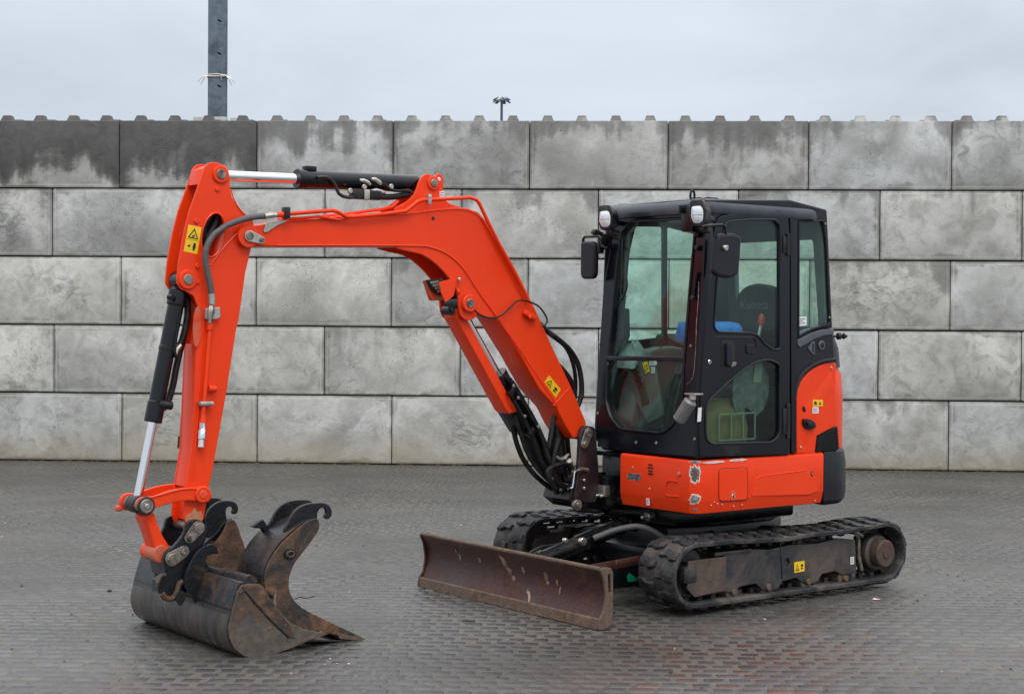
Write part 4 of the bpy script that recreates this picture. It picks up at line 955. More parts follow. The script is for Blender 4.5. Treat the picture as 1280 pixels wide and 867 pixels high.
for (q0, q1) in ([(0.031, 2.218), (0.029, 2.083)], [(0.016, 1.187), (0.014, 0.978)]):
    emit('door_hinge', join(cyl((q0[0], .776, q0[1]), (q1[0], .776, q1[1]), .013, 12), box((q0[0]+.022, .772, (q0[1]+q1[1])/2), (.04, .012, abs(q0[1]-q1[1])*.75), .003)), 'blackprint', door)
sticker('door_reflector', [(0.767, 1.185), (0.739, 1.187), (0.744, 1.106), (0.773, 1.104)], 'l', .7755, .0015, door, 'white', 'none')
# far side, rear and floor of the cab
LB, LT = -.105, -.085
fs_out = [(.765, .90), (.71, 2.345), (-.30, 2.345), (-.42, 1.60), (-.42, .90)]
fw1 = rnd([(0.581, 2.271), (0.252, 2.285), (0.244, 1.589), (0.600, 1.549)], .02); fw2 = rnd([(0.200, 2.287), (-0.097, 2.299), (-0.106, 1.589), (0.192, 1.589)], .02)
fs_holes = [rnd([(0.481, 2.281), (0.245, 2.288), (0.237, 1.584), (0.593, 1.554), (0.562, 1.790), (0.538, 2.042), (0.526, 2.133)], .02), rnd([*[(0.202, 1.583), (0.211, 2.289)], (-.055, 2.25), (-.07, 1.48)], .02)]
far = emit('cab_far_side_frame', plate(fs_out, 'l', -.125, -.10, .003, fs_holes), 'cab_matt', EX)
emit('far_side_glass', join(*[plate(inset(h, -.006), 'l', -.116, -.112, .001) for h in fs_holes]), 'glass_side', far)
rr_out = [(-.12, 1.40), (.74, 1.40), (.74, 2.345), (-.10, 2.345)]
rw_h = rnd([(-.03, 1.84), (.44, 1.84), (.46, 1.66), (.68, 1.66), (.66, 2.20), (-.02, 2.20)], .03)
rear = emit('cab_rear_frame', shear_u(plate(rr_out, 'u', -.40, -.36, .008, [rw_h]), -.07, 1.5), 'interior', EX)
emit('rear_glass', shear_u(plate(inset(rw_h, -.008), 'u', -.385, -.381, .001), -.07, 1.5), 'glass_side', rear)
emit('cab_floor', box((.17, .30, .90), (1.08, .84, .04), .01), 'cab_matt', EX)
emit('cab_rear_bulkhead', box((-.22, .30, 1.12), (.10, .84, .46), .01), 'cab_matt', EX)
# roof: dished cap with rounded rim
ro = rnd([(.745, -.155), (.745, .775), (-.22, .775), (-.335, .70), (-.335, -.10), (-.22, -.155)], [.10, .07, .05, .05, .06, .06], 5)
def rring(z, d, ku=0.): 
    return [(a, b, z-ku*(a-.7)*(-1)) for a, b in inset(ro, d)]
def roofring(z, d):
    return [(a, b, z + (.012 if a > .0 else .012*(1+a*1.2))) for a, b in inset(ro, d)]
roof = emit('cab_roof', loft([roofring(2.300, .03), roofring(2.302, .004), roofring(2.320, .0), roofring(2.355, .006), roofring(2.385, .035), roofring(2.398, .10), roofring(2.400, .20)]), 'roof', EX, 50)
rp = rnd([(.52, .05), (.52, .55), (-.12, .55), (-.12, .05)], .12, 5)
emit('roof_rib', loft([[(a, b, 2.405) for a, b in rp], [(a, b, 2.424) for a, b in inset(rp, .03)], [(a, b, 2.424) for a, b in inset(rp, .08)]]), 'roof', roof, 50)
emit('roof_sticker', plate(rnd([(.66, .742), (.63, .742), (.63, .70), (.66, .70)], .003), 'z', 2.383, 2.3945, .0005), 'white', roof)
eye = [(0.665, 2.412)][0]
emit('lifting_eye', tube([(.66+.028*math.cos(a)*.6, .60+.0*math.sin(a), 2.425+.030*math.sin(a)) for a in [k*math.pi/8 for k in range(16)]], .007, 8, closed=True), 'black', roof)
emit('far_lifting_eye', tube([(-.18, -.0+.02*math.cos(a), 2.42+.022*math.sin(a)) for a in [k*math.pi/8 for k in range(16)]], .006, 8, closed=True), 'black', roof)
# work lights
def work_light(c0_, name='work_light'):
    c = (0, 0, 0); RM = Matrix.Translation(c0_) @ Matrix.Rotation(math.radians(24), 4, 'Z') @ Matrix.Diagonal((.85, .84, .78, 1))
    hs = rnd([(-.055, .105), (.035, .110), (.062, .04), (.060, -.045), (.035, -.085), (-.03, -.085), (-.060, -.02)], .018)
    ln = rnd([(-.040, .060), (.026, .064), (.044, .025), (.042, -.042), (.022, -.062), (-.022, -.062), (-.044, -.02)], .016)
    g = [([ (c[0]-.02, c[1]+a*.80, c[2]+b*.80) for a, b in hs]), ([(c[0]+.07, c[1]+a, c[2]+b) for a, b in hs]), ([(c[0]+.10, c[1]+a, c[2]+b) for a, b in hs]), ([(c[0]+.104, c[1]+a*.94, c[2]+b*.94) for a, b in hs])]
    rec = [([(c[0]+.104, c[1]+a*.94, c[2]+b*.94) for a, b in hs]), ([(c[0]+.100, c[1]+a*1.1, c[2]+b*1.1) for a, b in ln]), ]
    w_ = emit(name, xf(join(loft(g), bar((c[0]-.14, c[1]+.01, c[2]-.02), (c[0]+.0, c[1], c[2]-.01), .035, .05, .006), box((c[0]-.05, c[1], c[2]-.10), (.07, .06, .05), .008)), RM), 'black', EX)
    N = len(ln); rings = []
    for s, dx in ((1.0, .1045), (1.0, .108), (.8, .113), (.4, .117)): rings.append([(c[0]+dx, c[1]+a*s, c[2]+b*s) for a, b in ln])
    emit('lens', xf(loft(rings), RM), 'lamp', w_)
    emit('lens_line', xf(plate([(c[1]-.036, c[2]-.004), (c[1]+.038, c[2]-.004), (c[1]+.038, c[2]), (c[1]-.036, c[2])], 'u', c[0]+.112, c[0]+.1175, .0003), RM), 'pin', w_)
    return w_
cn = [(0.869, 2.286)][0]; cfar = [(0.067, 2.298)][0]
work_light((.83, cn[0], cn[1])); work_light((.83, cfar[0], cfar[1]))
# bracket of the near light + black housing next to it
emit('light_bracket', join(box((.775, .735, 2.275), (.12, .10, .15), .012), bar((.76, .74, 2.34), (.86, .70, 2.33), .05, .02, .004)), 'black', EX)
emit('light_bracket', join(bar((.70, -.13, 2.20), (.80, -.14, 2.24), .03, .05, .006), box((.72, -.125, 2.18), (.07, .05, .09), .008)), 'black', EX)
# mirrors
mn = rnd([(q[0], q[1]) for q in [(0.782, 2.185), (0.661, 2.189), (0.612, 2.171), (0.632, 1.954), (0.696, 1.930), (0.798, 1.939), (0.832, 1.963), (0.813, 2.159)]], [.07, .05, .06, .07, .05, .05, .06, .06], 5)
mir = emit('rear_view_mirror', plate(mn, 'l', .92, .965, .016), 'mirror', EX)
emit('mirror_rod', tube([(.74, .765, 2.21), (.76, .80, 2.235)] + [(a, .955, b) for a, b in [(0.931, 2.212), (0.906, 2.220), (0.762, 2.233), (0.740, 2.220), (0.725, 2.107)]], .009, 8), 'black', mir)
bj = [(0.755, 2.101)][0]
emit('ball_joint', join(cyl((bj[0], .96, bj[1]), (bj[0], .985, bj[1]), .016, 14), cyl((bj[0]+.02, .972, bj[1]+.005), (bj[0]-.02, .972, bj[1]+.008), .010, 10)), 'zinc', mir)
UM = .80
mf = rnd([(-0.235, 2.178), (-0.119, 2.176), (-0.096, 2.153), (-0.097, 1.970), (-0.116, 1.943), (-0.217, 1.943), (-0.237, 1.973)], .02)
mir2 = emit('rear_view_mirror', plate(mf, 'u', .785, .825, .014), 'mirror', EX)
rd = [(-0.230, 2.063), (-0.236, 2.193), (-0.220, 2.208), (-0.081, 2.205), (-0.062, 2.192), (-0.057, 2.147), (-0.019, 2.136)]
emit('mirror_rod', tube([(.80, a, b) for a, b in rd] + [(.74, -.12, rd[-1][1]-.01)], .009, 8), 'black', mir2)
br = [(-0.084, 2.134)][0]
emit('rod_clamp', box((.79, br[0], br[1]), (.04, .035, .07), .006), 'black', mir2)
# wiper
wp = [(0.076, 2.193), (0.063, 2.032), (0.052, 1.826), (0.056, 1.615)]
wip = emit('windscreen_wiper', uoff(join(bar((.79, wp[0][0], wp[0][1]), (.785, wp[2][0]+.03, wp[2][1]+.02), .012, .014, .003, (1, 0, 0)), tube([(.79, a, b) for a, b in [(0.110, 1.982), (0.129, 1.908), (0.110, 1.845), (0.068, 1.797)]], .007, 6, 3))), 'black', cabf)
mo = [(-0.018, 1.758), (0.050, 1.763), (0.066, 1.591), (0.046, 1.556), (-0.022, 1.560)]
emit('wiper_motor', uoff(plate(rnd(mo, .012), 'u', .69, .74, .008)), 'black', cabf)
# inside pillar hooks, grey door stay at the foot of the pillar
st0, st1 = [(0.794, 1.232), (0.709, 1.107)]
stay = emit('door_stay', [(cyl((.84, st0[0], st0[1]), (.86, st1[0], st1[1]), .040, 20, .014), 'greymetal'), (box((.82, st0[0]+.0, st0[1]+.035), (.07, .085, .010), .002), 'zinc'), (cyl((.83, st0[0], st0[1]), (.83, st0[0], st0[1]+.04), .02, 12), 'zinc')], None, EX)
hk = [(0.710, 2.203), (0.712, 2.110), (0.708, 2.040), (0.732, 1.970), (0.716, 1.900), (0.706, 1.821)]
each('pillar_catch', [uoff(box((.78, hk[0][0]+.012, hk[0][1]), (.03, .035, .06), .006)), uoff(box((.78, hk[1][0]+.015, hk[1][1]), (.03, .03, .03), .006)), uoff(join(tube([(.785, a, b) for a, b in hk[3:]], .010, 6, 3), cyl((.775, hk[5][0], hk[5][1]), (.80, hk[5][0], hk[5][1]), .012, 10)))], 'black', cabf)
ch = [(0.739, 1.914), (0.741, 1.807), (0.734, 1.691), (0.734, 1.552), (0.730, 1.436), (0.720, 1.366), (0.695, 1.333), (0.669, 1.318)]
for i in range(len(ch)-1):
    if i in (1, 3): continue
    a, b = ch[i], ch[i+1]
emit('chipped_edge', uoff(tube([(.773, a, b) for a, b in smooth(ch, 3, False)], [.0022+.0022*((k*7) % 5)/4 for k in range(len(smooth(ch, 3, False)))], 5)), 'pin', cabf)

# ---------------- inside the cab
seat = emit('operator_seat', [(loft([[(a, b, z) for a, b in inset(rnd([(.34, .06), (.34, .54), (-.14, .54), (-.14, .06)], .10, 4), d)] for z, d in ((1.14, .05), (1.16, .01), (1.24, 0), (1.28, .02), (1.29, .08))]), 'seat'), (box((.06, .30, 1.03), (.38, .38, .22), .02), 'cab_matt')], None, EX)
bk = rnd([(.04, 1.27), (.56, 1.27), (.55, 1.62), (.50, 1.80), (.44, 1.905), (.30, 1.935), (.16, 1.905), (.10, 1.80), (.05, 1.62)], .06, 4)
emit('backrest', shear_u(loft([[(u, a, b) for a, b in inset(bk, d)] for u, d in ((-.20, .03), (-.18, .005), (-.12, 0), (-.09, .02), (-.08, .06))]), .14, 1.27), 'seat', seat, 40)
def text_geo(txt, size, mat_):
    cu = bpy.data.curves.new('tmp', 'FONT'); cu.body = txt; cu.size = size; cu.extrude = .0012; cu.align_x = 'CENTER'; cu.resolution_u = 3
    ob = bpy.data.objects.new('tmp', cu); me = bpy.data.meshes.new_from_object(ob)
    g = ([tuple(mat_ @ v.co) for v in me.vertices], [tuple(p.vertices) for p in me.polygons])
    bpy.data.meshes.remove(me); bpy.data.objects.remove(ob); bpy.data.curves.remove(cu); return g
# lettering runs left-to-right for someone facing the seat: along +l as seen from the front
tm = Matrix(((0, 0, 1, -.118), (1, 0, 0, .325), (0, 1, 0, 1.765), (0, 0, 0, 1)))
tg = text_geo('Kubota', .085, tm); tg = ([(p[0]-.14*(p[2]-1.765)-.0, p[1], p[2]) for p in tg[0]], tg[1]); tg = ([(p[0]-.025, p[1], p[2]) for p in tg[0]], tg[1])
emit('seat_lettering', tg, 'trim', seat)
emit('armrest', join(box((.06, .60, 1.36), (.42, .09, .10), .02), box((.06, .02, 1.36), (.42, .09, .10), .02)), 'seat', seat)
# levers
def lever(p0, p1, mat_k, name='control_lever', r=.028):
    l_ = emit(name, join(tube([p0, ((p0[0]+p1[0])/2+.01, (p0[1]+p1[1])/2, (p0[2]+p1[2])/2), p1], .009, 8, 3)), 'zinc', EX)
    d = Vector(p1)-Vector(p0); d.normalize(); e_ = Vector(p1)+d*.075
    emit('lever_knob', tube([p1, Vector(p1)+d*.02, Vector(p1)+d*.055, e_], [r*.6, r, r*.9, r*.4], 12), mat_k, l_)
rk = [(0.089, 1.538), (0.076, 1.670)]
lever((rk[0][0], .60, rk[0][1]), (rk[1][0], .60, rk[1][1]-.01), 'redplastic', 'safety_lever', .02)
lever((.36, .58, 1.40), (.40, .57, 1.53), 'blackprint'); lever((.36, .04, 1.40), (.40, .05, 1.53), 'blackprint')
for l in (.24, .32):
    emit('travel_lever', join(tube([(.56, l, .96), (.50, l, 1.25), (.42, l+.01, 1.44)], .010, 8, 3), tube([(.42, l+.01, 1.42), (.38, l+.01, 1.52)], .016, 8), box((.58, l, .935), (.14, .06, .02), .005, Matrix.Rotation(.3, 3, 'Y'))), 'black', EX)
emit('boom_reflection_block', box((.56, .33, .965), (.18, .30, .07), .015), 'redplastic', EX)  # added red block standing in for the boom's reflection in the front glass
# console to the right of the operator
cons = smooth([], 1) if False else rnd([(.60, 1.00), (.66, 1.06), (.60, 1.28), (.50, 1.50), (.30, 1.53), (-.10, 1.45), (-.14, 1.00)], .05, 4)
con = emit('side_console', join(plate(cons, 'l', -.09, .06, .02)), 'interior', EX)
mtop = [Vector(q) for q in [(-0.038, 1.429), (0.104, 1.447), (0.230, 1.298), (0.173, 1.198), (0.040, 1.182)]]
kc = [(-0.015, 1.430), (0.075, 1.442), (0.173, 1.209), (0.123, 1.157), (0.085, 1.210)]
pillar_g = plate(rnd([(-0.045, 1.439), (0.192, 1.465), (0.244, 1.348), (0.305, 1.107), (0.175, 1.051), (0.071, 1.169), (-0.013, 1.315)], .02), 'u', .585, .615, .010)
emit('monitor_column', pillar_g, 'interior', con)
for k, q in enumerate([(0.052, 1.405), (0.067, 1.373), (0.086, 1.339), (0.105, 1.305)]):
    emit('rocker_switch', join(tube([(.620+.004, q[0]+.030*math.cos(a)*.9, q[1]+.018*math.sin(a)) for a in [j*math.pi/8 for j in range(16)]], .007, 6, closed=True), box((.616, q[0], q[1]), (.006, .042, .022), .004)), 'blackprint', con)
emit('display_screen', plate(rnd([(0.087, 1.280), (0.153, 1.292), (0.191, 1.185), (0.125, 1.160)], .008), 'u', .612, .622, .003), 'blackprint', con)
sticker('warning_sticker', [(0.125, 1.426), (0.166, 1.437), (0.192, 1.377), (0.152, 1.361)], 'u', .618, .0015, con, 'yellow', 'tri')
sticker('white_sticker', [(0.188, 1.438), (0.253, 1.442), (0.253, 1.417), (0.188, 1.413)], 'u', .618, .0015, con, 'white', 'bars')
sticker('white_sticker', [(0.206, 1.404), (0.239, 1.405), (0.236, 1.368), (0.207, 1.367)], 'u', .618, .0015, con, 'white', 'bars')
bag = emit('crumpled_cover', loft([[(a, b, z+.012*math.sin(a*60+b*40)) for a, b in inset(rnd([(.66, -.09), (.66, .08), (.52, .07), (.50, -.08)], .03, 3), d)] for z, d in ((1.40, .0), (1.47, .004), (1.53, .03), (1.56, .055))]), 'paper', con)
blu = smooth([(.50, .30), (.52, .42), (.44, .53), (.30, .58), (.20, .55), (.22, .44), (.30, .36), (.40, .28)], 3)
# things on the cab floor, seen through the lower door glass
emit('floor_bag', loft([[(a+.01*math.sin(b*30+z*50), b, z) for a, b in inset(rnd([(.62, .42), (.66, .70), (.30, .72), (.28, .44)], .05, 3), d)] for z, d in ((.925, .0), (1.05, -.01), (1.17, .01), (1.22, .05))]), 'mustard', EX)
emit('document_tray', join(*[bar(p, q, .008, .008, 0) for p, q in [((.56-.10*k, .735, .985), (.56-.10*k, .735, 1.14)) for k in range(4)] + [((.56, .735, 1.14), (.26, .735, 1.14)), ((.56, .735, .985), (.26, .735, .985))]]), 'cream', EX)
emit('plastic_sleeve', plate(smooth([(.40, 1.14), (.42, 1.30), (.36, 1.42), (.22, 1.44), (.12, 1.36), (.13, 1.20), (.22, 1.12), (.30, 1.17)], 2), 'l', .70, .712, .002), 'sleeve', EX)
emit('printed_sheet', plate([(.26, 1.32), (.24, 1.45), (.18, 1.45), (.19, 1.32)], 'l', .715, .718, .0005), 'cream', EX)
cloth = emit('blue_cloth', loft([[(a+.01*math.sin(b*50+z*40), b+.008*math.cos(a*60), z) for a, b in inset(blu, d)] for z, d in ((1.56, .01), (1.60, -.004), (1.65, .0), (1.675, .02), (1.685, .06))]), 'blue', None)
cloth.location = (1.2208, 10.3405, 0); cloth.rotation_euler = (0, 0, 3.7904)
tag(cloth, 'bright blue cloth lying on the seat behind the cab windows', 'cloth')

# ---------------- boom
b_out = [(3.248, 2.154), (3.210, 2.170), (3.144, 2.179), (2.939, 2.220), (2.778, 2.231), (2.575, 2.262), (2.366, 2.274), (2.211, 2.293), (2.030, 2.319), (1.874, 2.336), (1.788, 2.333), (1.713, 2.314), (1.655, 2.267), (1.564, 2.141), (1.443, 1.977), (1.318, 1.805), (1.256, 1.704), (1.149, 1.521), (1.004, 1.285), (0.880, 1.060), (0.879, 1.011), (0.917, 0.973), (0.981, 0.961), (1.051, 1.051), (1.115, 1.151), (1.246, 1.265), (1.406, 1.488), (1.568, 1.693), (1.604, 1.716), (1.695, 1.816), (1.769, 1.904), (1.843, 1.991), (1.945, 2.059), (2.056, 2.090), (2.150, 2.095), (2.574, 2.083), (3.067, 2.065), (3.219, 2.062), (3.257, 2.082), (3.268, 2.115)]
boom = emit('boom', plate(rnd(b_out, .006, 2), 'l', BN, BF, .009), 'orange', EX, 30)
# weld bead that follows the lower edge, upper rim line
emit('weld_bead', tube(P3(smooth([(3.049, 2.074), (2.575, 2.090), (2.151, 2.102), (2.052, 2.097), (1.941, 2.066), (1.838, 1.999), (1.763, 1.913), (1.688, 1.823), (1.593, 1.721), (1.340, 1.435), (1.110, 1.163)], 3, False), BN+.001), .0045, 6), 'orange', boom)
emit('weld_bead', tube(P3(smooth([(2.938, 2.207), (2.576, 2.249), (2.212, 2.279), (2.032, 2.306), (1.875, 2.322), (1.795, 2.319), (1.726, 2.299), (1.668, 2.252), (1.579, 2.131), (1.459, 1.964), (1.332, 1.790)], 3, False), BN+.001), .004, 6), 'orange', boom)
emit('weld_bead', tube(P3([(1.141, 1.166), (1.011, 1.278)], BN+.001), .0035, 6), 'orange', boom)
# lower bracket that carries the boom cylinder head
k_out = [(2.290, 2.087), (2.150, 2.121), (2.012, 2.121), (1.900, 2.088), (1.769, 2.008), (1.687, 1.908), (1.616, 1.805), (1.568, 1.721), (1.621, 1.695), (1.685, 1.713), (1.714, 1.715), (1.734, 1.694), (1.772, 1.680), (1.812, 1.691), (1.838, 1.721), (1.847, 1.774), (1.858, 1.844), (1.916, 1.924), (2.003, 2.000), (2.111, 2.056)]
for a, b in ((BN-.018, BN-.0025), (BF+.0025, BF+.018)):
    emit('cylinder_bracket', plate(smooth(k_out, 2), 'l', a, b, .003), 'orange', boom, 30)
gp_ = [(2.002, 1.898), (1.893, 1.924), (1.879, 1.915), (1.898, 1.822), (1.956, 1.782), (1.985, 1.832)]
emit('lamp_guard', plate(rnd(gp_, .008), 'l', BN+.012, BN+.020, .002), 'orange', boom)
lgq = [(1.961, 1.904), (1.871, 1.924), (1.796, 1.813), (1.875, 1.779), (1.921, 1.797)]
lamp_ = emit('boom_work_lamp', [(plate(rnd([(2.049, 1.910), (1.941, 1.917), (1.906, 1.795), (2.001, 1.793)], .01), 'l', -.185, -.145, .006), 'orangedull'), (plate(rnd([(2.057, 1.910), (1.943, 1.923), (1.909, 1.825), (1.970, 1.824), (2.021, 1.855)], .008), 'l', -.143, -.12, .004), 'black')], None, boom)
dots = []
for i in range(4):
    for j in range(4):
        q = [(2.043, 1.901), (1.982, 1.909), (1.931, 1.834), (1.976, 1.835)]
        a, b, c_, d_ = [Vector(x) for x in q]; p = a.lerp(b, .15+i*.24).lerp(d_.lerp(c_, .15+i*.24), .12+j*.25)
        dots.append(cyl((p.x, -.121, p.y), (p.x, -.115, p.y), .009, 8))
emit('lamp_studs', join(*dots), 'pin', lamp_)
lamp_.children[0]['kind'] = 'stuff'
q = [(1.862, 1.918)][0]
emit('guard_bolt', cyl((q[0], BN+.01, q[1]), (q[0], BN+.028, q[1]), .011, 10), 'zinc', boom)
# top bracket for the arm cylinder
t_out = [(2.280, 2.301), (2.237, 2.330), (2.194, 2.353), (2.156, 2.389), (2.132, 2.426), (2.113, 2.471), (2.088, 2.504), (2.058, 2.517), (2.031, 2.510), (2.008, 2.504), (1.982, 2.524), (1.955, 2.512), (1.944, 2.483), (1.950, 2.414), (1.935, 2.377), (1.889, 2.352), (1.810, 2.333), (1.923, 2.290), (2.144, 2.262)]
for a, b in ((-.135, -.118), (-.282, -.265)):
    emit('arm_cylinder_bracket', plate(smooth(t_out, 2), 'l', a, b, .004), 'orange', boom, 30)
sticker('white_sticker', [(1.974, 2.422), (1.942, 2.424), (1.941, 2.385), (1.973, 2.383)], 'l', -.1175, .001, boom, 'white', 'bars')
sticker('warning_sticker', [(1.177, 1.352), (1.085, 1.264), (1.125, 1.214), (1.212, 1.311)], 'l', BN, .0012, boom, 'yellow', 'tri')
q = [(2.033, 2.262)][0]
emit('chipped_paint', plate(smooth([(q[0]-.012, q[1]), (q[0], q[1]+.012), (q[0]+.012, q[1]+.002), (q[0]+.004, q[1]-.014)], 3), 'l', BN-.001, BN+.0008, .0003), 'grime', boom)
def boss(parent, px, z, lfar, lnear, R, r, mat_='orange', pm='pin'):
    """pin boss on both faces + pin end"""
    emit('pin_boss', cyl((px, lnear-.002, z), (px, lnear+.014, z), R, 26, .004), mat_, parent)
    emit('pivot_pin', cyl((px, lfar, z), (px, lnear+.020, z), r, 22, .003), pm, parent)
q = [(2.021, 2.465)][0]; boss(boom, q[0], q[1], -.29, -.118, .040, .024)
q = [(1.980, 2.490)][0]; emit('grease_plug', cyl((q[0], -.12, q[1]), (q[0], -.112, q[1]), .012, 12), 'white', boom)
q = [(1.786, 1.780)][0]; boss(boom, q[0], q[1], -.32, -.083, .050, .027); BCH = q
q = [(1.853, 1.849)][0]; emit('side_button', cyl((q[0], BN, q[1]), (q[0], BN+.010, q[1]), .013, 12), 'orange', boom)
# arm pivot at the boom tip: steel keeper plate with two heads
kp = [(3.213, 2.117), (3.144, 2.098)]
boomtip = kp[0]
emit('pin_boss', cyl((kp[0][0], BN-.002, kp[0][1]), (kp[0][0], BN+.008, kp[0][1]), .062, 28, .004), 'orange', boom)
def keeper(parent, a, b, l, r1=.030, r2=.018, mat_='zinc'):
    A, B = Vector(a), Vector(b); d = (B-A).normalized(); n = Vector((-d.y, d.x)); o = []
    for k in range(9): 
        an = math.pi/2+math.pi*k/8; o.append(tuple(A+d*math.cos(an)*r1+n*math.sin(an)*r1))
    for k in range(9):
        an = -math.pi/2+math.pi*k/8; o.append(tuple(B+d*math.cos(an)*r2*1.15+n*math.sin(an)*r2*1.15))
    emit('keeper_plate', [(plate(o, 'l', l, l+.010, .002), mat_), (cyl((A.x, l+.008, A.y), (A.x, l+.016, A.y), r1*.72, 20), 'pin'), (cyl((B.x, l+.008, B.y), (B.x, l+.024, B.y), r2*.72, 6), 'pin')], None, parent)
keeper(boom, kp[0], kp[1], BN+.009)
zb = [(3.128, 2.152), (3.109, 2.193), (2.993, 2.216), (2.988, 2.205), (3.051, 2.176), (3.104, 2.142), (3.125, 2.139)]
emit('hose_bracket', plate(zb, 'l', BN+.001, BN+.010, .002), 'zinc', boom)
# pipes on the boom
LP_ = BN+.028
pA = P3([(3.025, 2.238), (2.996, 2.242), (2.835, 2.261), (2.714, 2.274), (2.684, 2.269), (2.628, 2.245), (2.592, 2.245), (2.384, 2.270), (2.242, 2.292), (2.213, 2.311), (2.160, 2.350), (2.127, 2.361), (1.950, 2.377), (1.793, 2.392), (1.749, 2.382), (1.728, 2.363), (1.664, 2.258), (1.585, 2.135), (1.464, 1.969), (1.364, 1.813)], LP_)
emit('hydraulic_pipe', tube(pA, .0115, 10), 'orange', boom, 50)
pB = P3([(3.004, 2.215), (2.772, 2.239), (2.620, 2.259), (2.360, 2.300), (2.275, 2.319), (2.237, 2.355)], -.15)
emit('hydraulic_pipe', tube(pB, .010, 10), 'orange', boom, 50)
pC = P3([(3.016, 2.215), (2.933, 2.223), (2.795, 2.238), (2.674, 2.226), (2.613, 2.235)], LP_-.012)
emit('hydraulic_pipe', tube(pC, .008, 8), 'orange', boom, 50)
ft = P3([(3.131, 2.225), (3.093, 2.231), (3.059, 2.235), (3.025, 2.238)], LP_)
emit('pipe_fitting', [(tube(ft[:2]+[ft[2]], [.013, .017, .013], 8), 'zinc'), (tube([ft[2], ft[3]], .016, 8), 'orange')], None, boom)
fb = [(3.004, 2.248)][0]
emit('pipe_clamp', box((fb[0], LP_, fb[1]), (.03, .05, .06), .005), 'blackprint', boom)
fc = [(2.086, 2.365)][0]
emit('pipe_clamp', join(box((fc[0], LP_+.004, fc[1]), (.022, .034, .060), .004), cyl((fc[0], LP_+.02, fc[1]+.015), (fc[0], LP_+.026, fc[1]+.015), .007, 8)), 'zinc', boom)
# clip with cable on the lower boom
cc = [(1.353, 1.713)][0]
emit('pipe_clamp', join(box((cc[0]-.01, BN+.018, cc[1]), (.10, .030, .030), .008, Matrix.Rotation(-.45, 3, 'Y')), cyl((cc[0]+.0, BN+.03, cc[1]-.01), (cc[0]+.0, BN+.042, cc[1]-.01), .012, 10)), 'orange', boom)
emit('cable', tube(P3([(1.757, 1.738), (1.722, 1.715), (1.670, 1.699), (1.612, 1.697), (1.553, 1.717), (1.500, 1.757), (1.459, 1.791), (1.417, 1.803), (1.357, 1.794), (1.290, 1.771), (1.247, 1.733), (1.219, 1.690), (1.228, 1.661), (1.259, 1.647)], BN+.03), .0055, 6, 3), 'hose', boom)
# ---------------- boom foot: swing bracket and keeper
fk = [(0.903, 0.995), (0.934, 0.930)]
sw_n = [(0.959, 1.001), (0.921, 1.034), (0.857, 1.032), (0.831, 0.996), (0.824, 0.897), (0.809, 0.748), (0.814, 0.590), (0.872, 0.564), (0.974, 0.580), (1.000, 0.621), (0.976, 0.757), (0.965, 0.903)]
sb = emit('swing_bracket', [(plate(smooth(sw_n, 2), 'l', -.085, -.055, .006), 'plum'), (plate(smooth(sw_n, 2), 'l', -.345, -.315, .006), 'plum'),
     (plate([(1.001, 0.697), (0.905, 0.742), (0.776, 0.735), (0.677, 0.680), (0.662, 0.527), (0.741, 0.512), (0.961, 0.536), (1.038, 0.591)], 'l', -.33, -.07, .012), 'black'), (cyl((.74, W0, .50), (.74, W0, .74), .085, 28, .01), 'black'), (cyl((.74, W0, .49), (.74, W0, .53), .12, 28, .01), 'black'), (box((.62, W0+.05, .62), (.34, .30, .20), .02), 'black'), (box((.60, -.02, .60), (.22, .22, .09), .02), 'black')], None, EX)
emit('foot_brace', tube(P3([(1.084, 0.964), (1.120, 0.858), (1.126, 0.751), (1.081, 0.681), (0.980, 0.655)], -.11), .024, 10, 4), 'black', sb)
keeper(sb, fk[0], fk[1], -.052, .032, .024)
for q in [(0.933, 0.706), (0.932, 0.657)]:
    emit('stud', cyl((q[0], -.055, q[1]), (q[0], -.040, q[1]), .011, 10), 'zinc', sb)
emit('bent_tube', tube(P3([(0.948, 0.769), (0.999, 0.774), (1.024, 0.761), (1.030, 0.712), (1.039, 0.669), (1.073, 0.661)], -.035), .0075, 8), 'chrome', sb)
emit('tube_nut', tube(P3([(0.993, 0.774), (0.955, 0.779), (0.916, 0.770)], -.035), [.014, .011, .013], 8), 'zinc', sb)
q = [(0.990, 0.558)][0]; emit('swing_eye', join(cyl((q[0], -.06, q[1]), (q[0], -.035, q[1]), .034, 20), cyl((q[0], -.04, q[1]), (q[0], -.028, q[1]), .018, 14)), 'pin', sb)
q = [(-0.039, 0.635)][0]; emit('valve_block', [(box((.79, q[0], q[1]), (.05, .085, .07), .005), 'zinc'), (cyl((.80, q[0]+.02, q[1]-.03), (.83, q[0]+.02, q[1]-.03), .012, 8), 'chrome'), (cyl((.80, q[0]-.02, q[1]-.03), (.83, q[0]-.02, q[1]-.03), .012, 8), 'chrome')], None, sb)
# boom root bushing between the plates
rq_ = [(0.778, 0.971)][0]
emit('root_bush', cyl((fk[0][0]-.0, -.33, fk[0][1]), (fk[0][0], -.06, fk[0][1]), .045, 24), 'plum', sb)
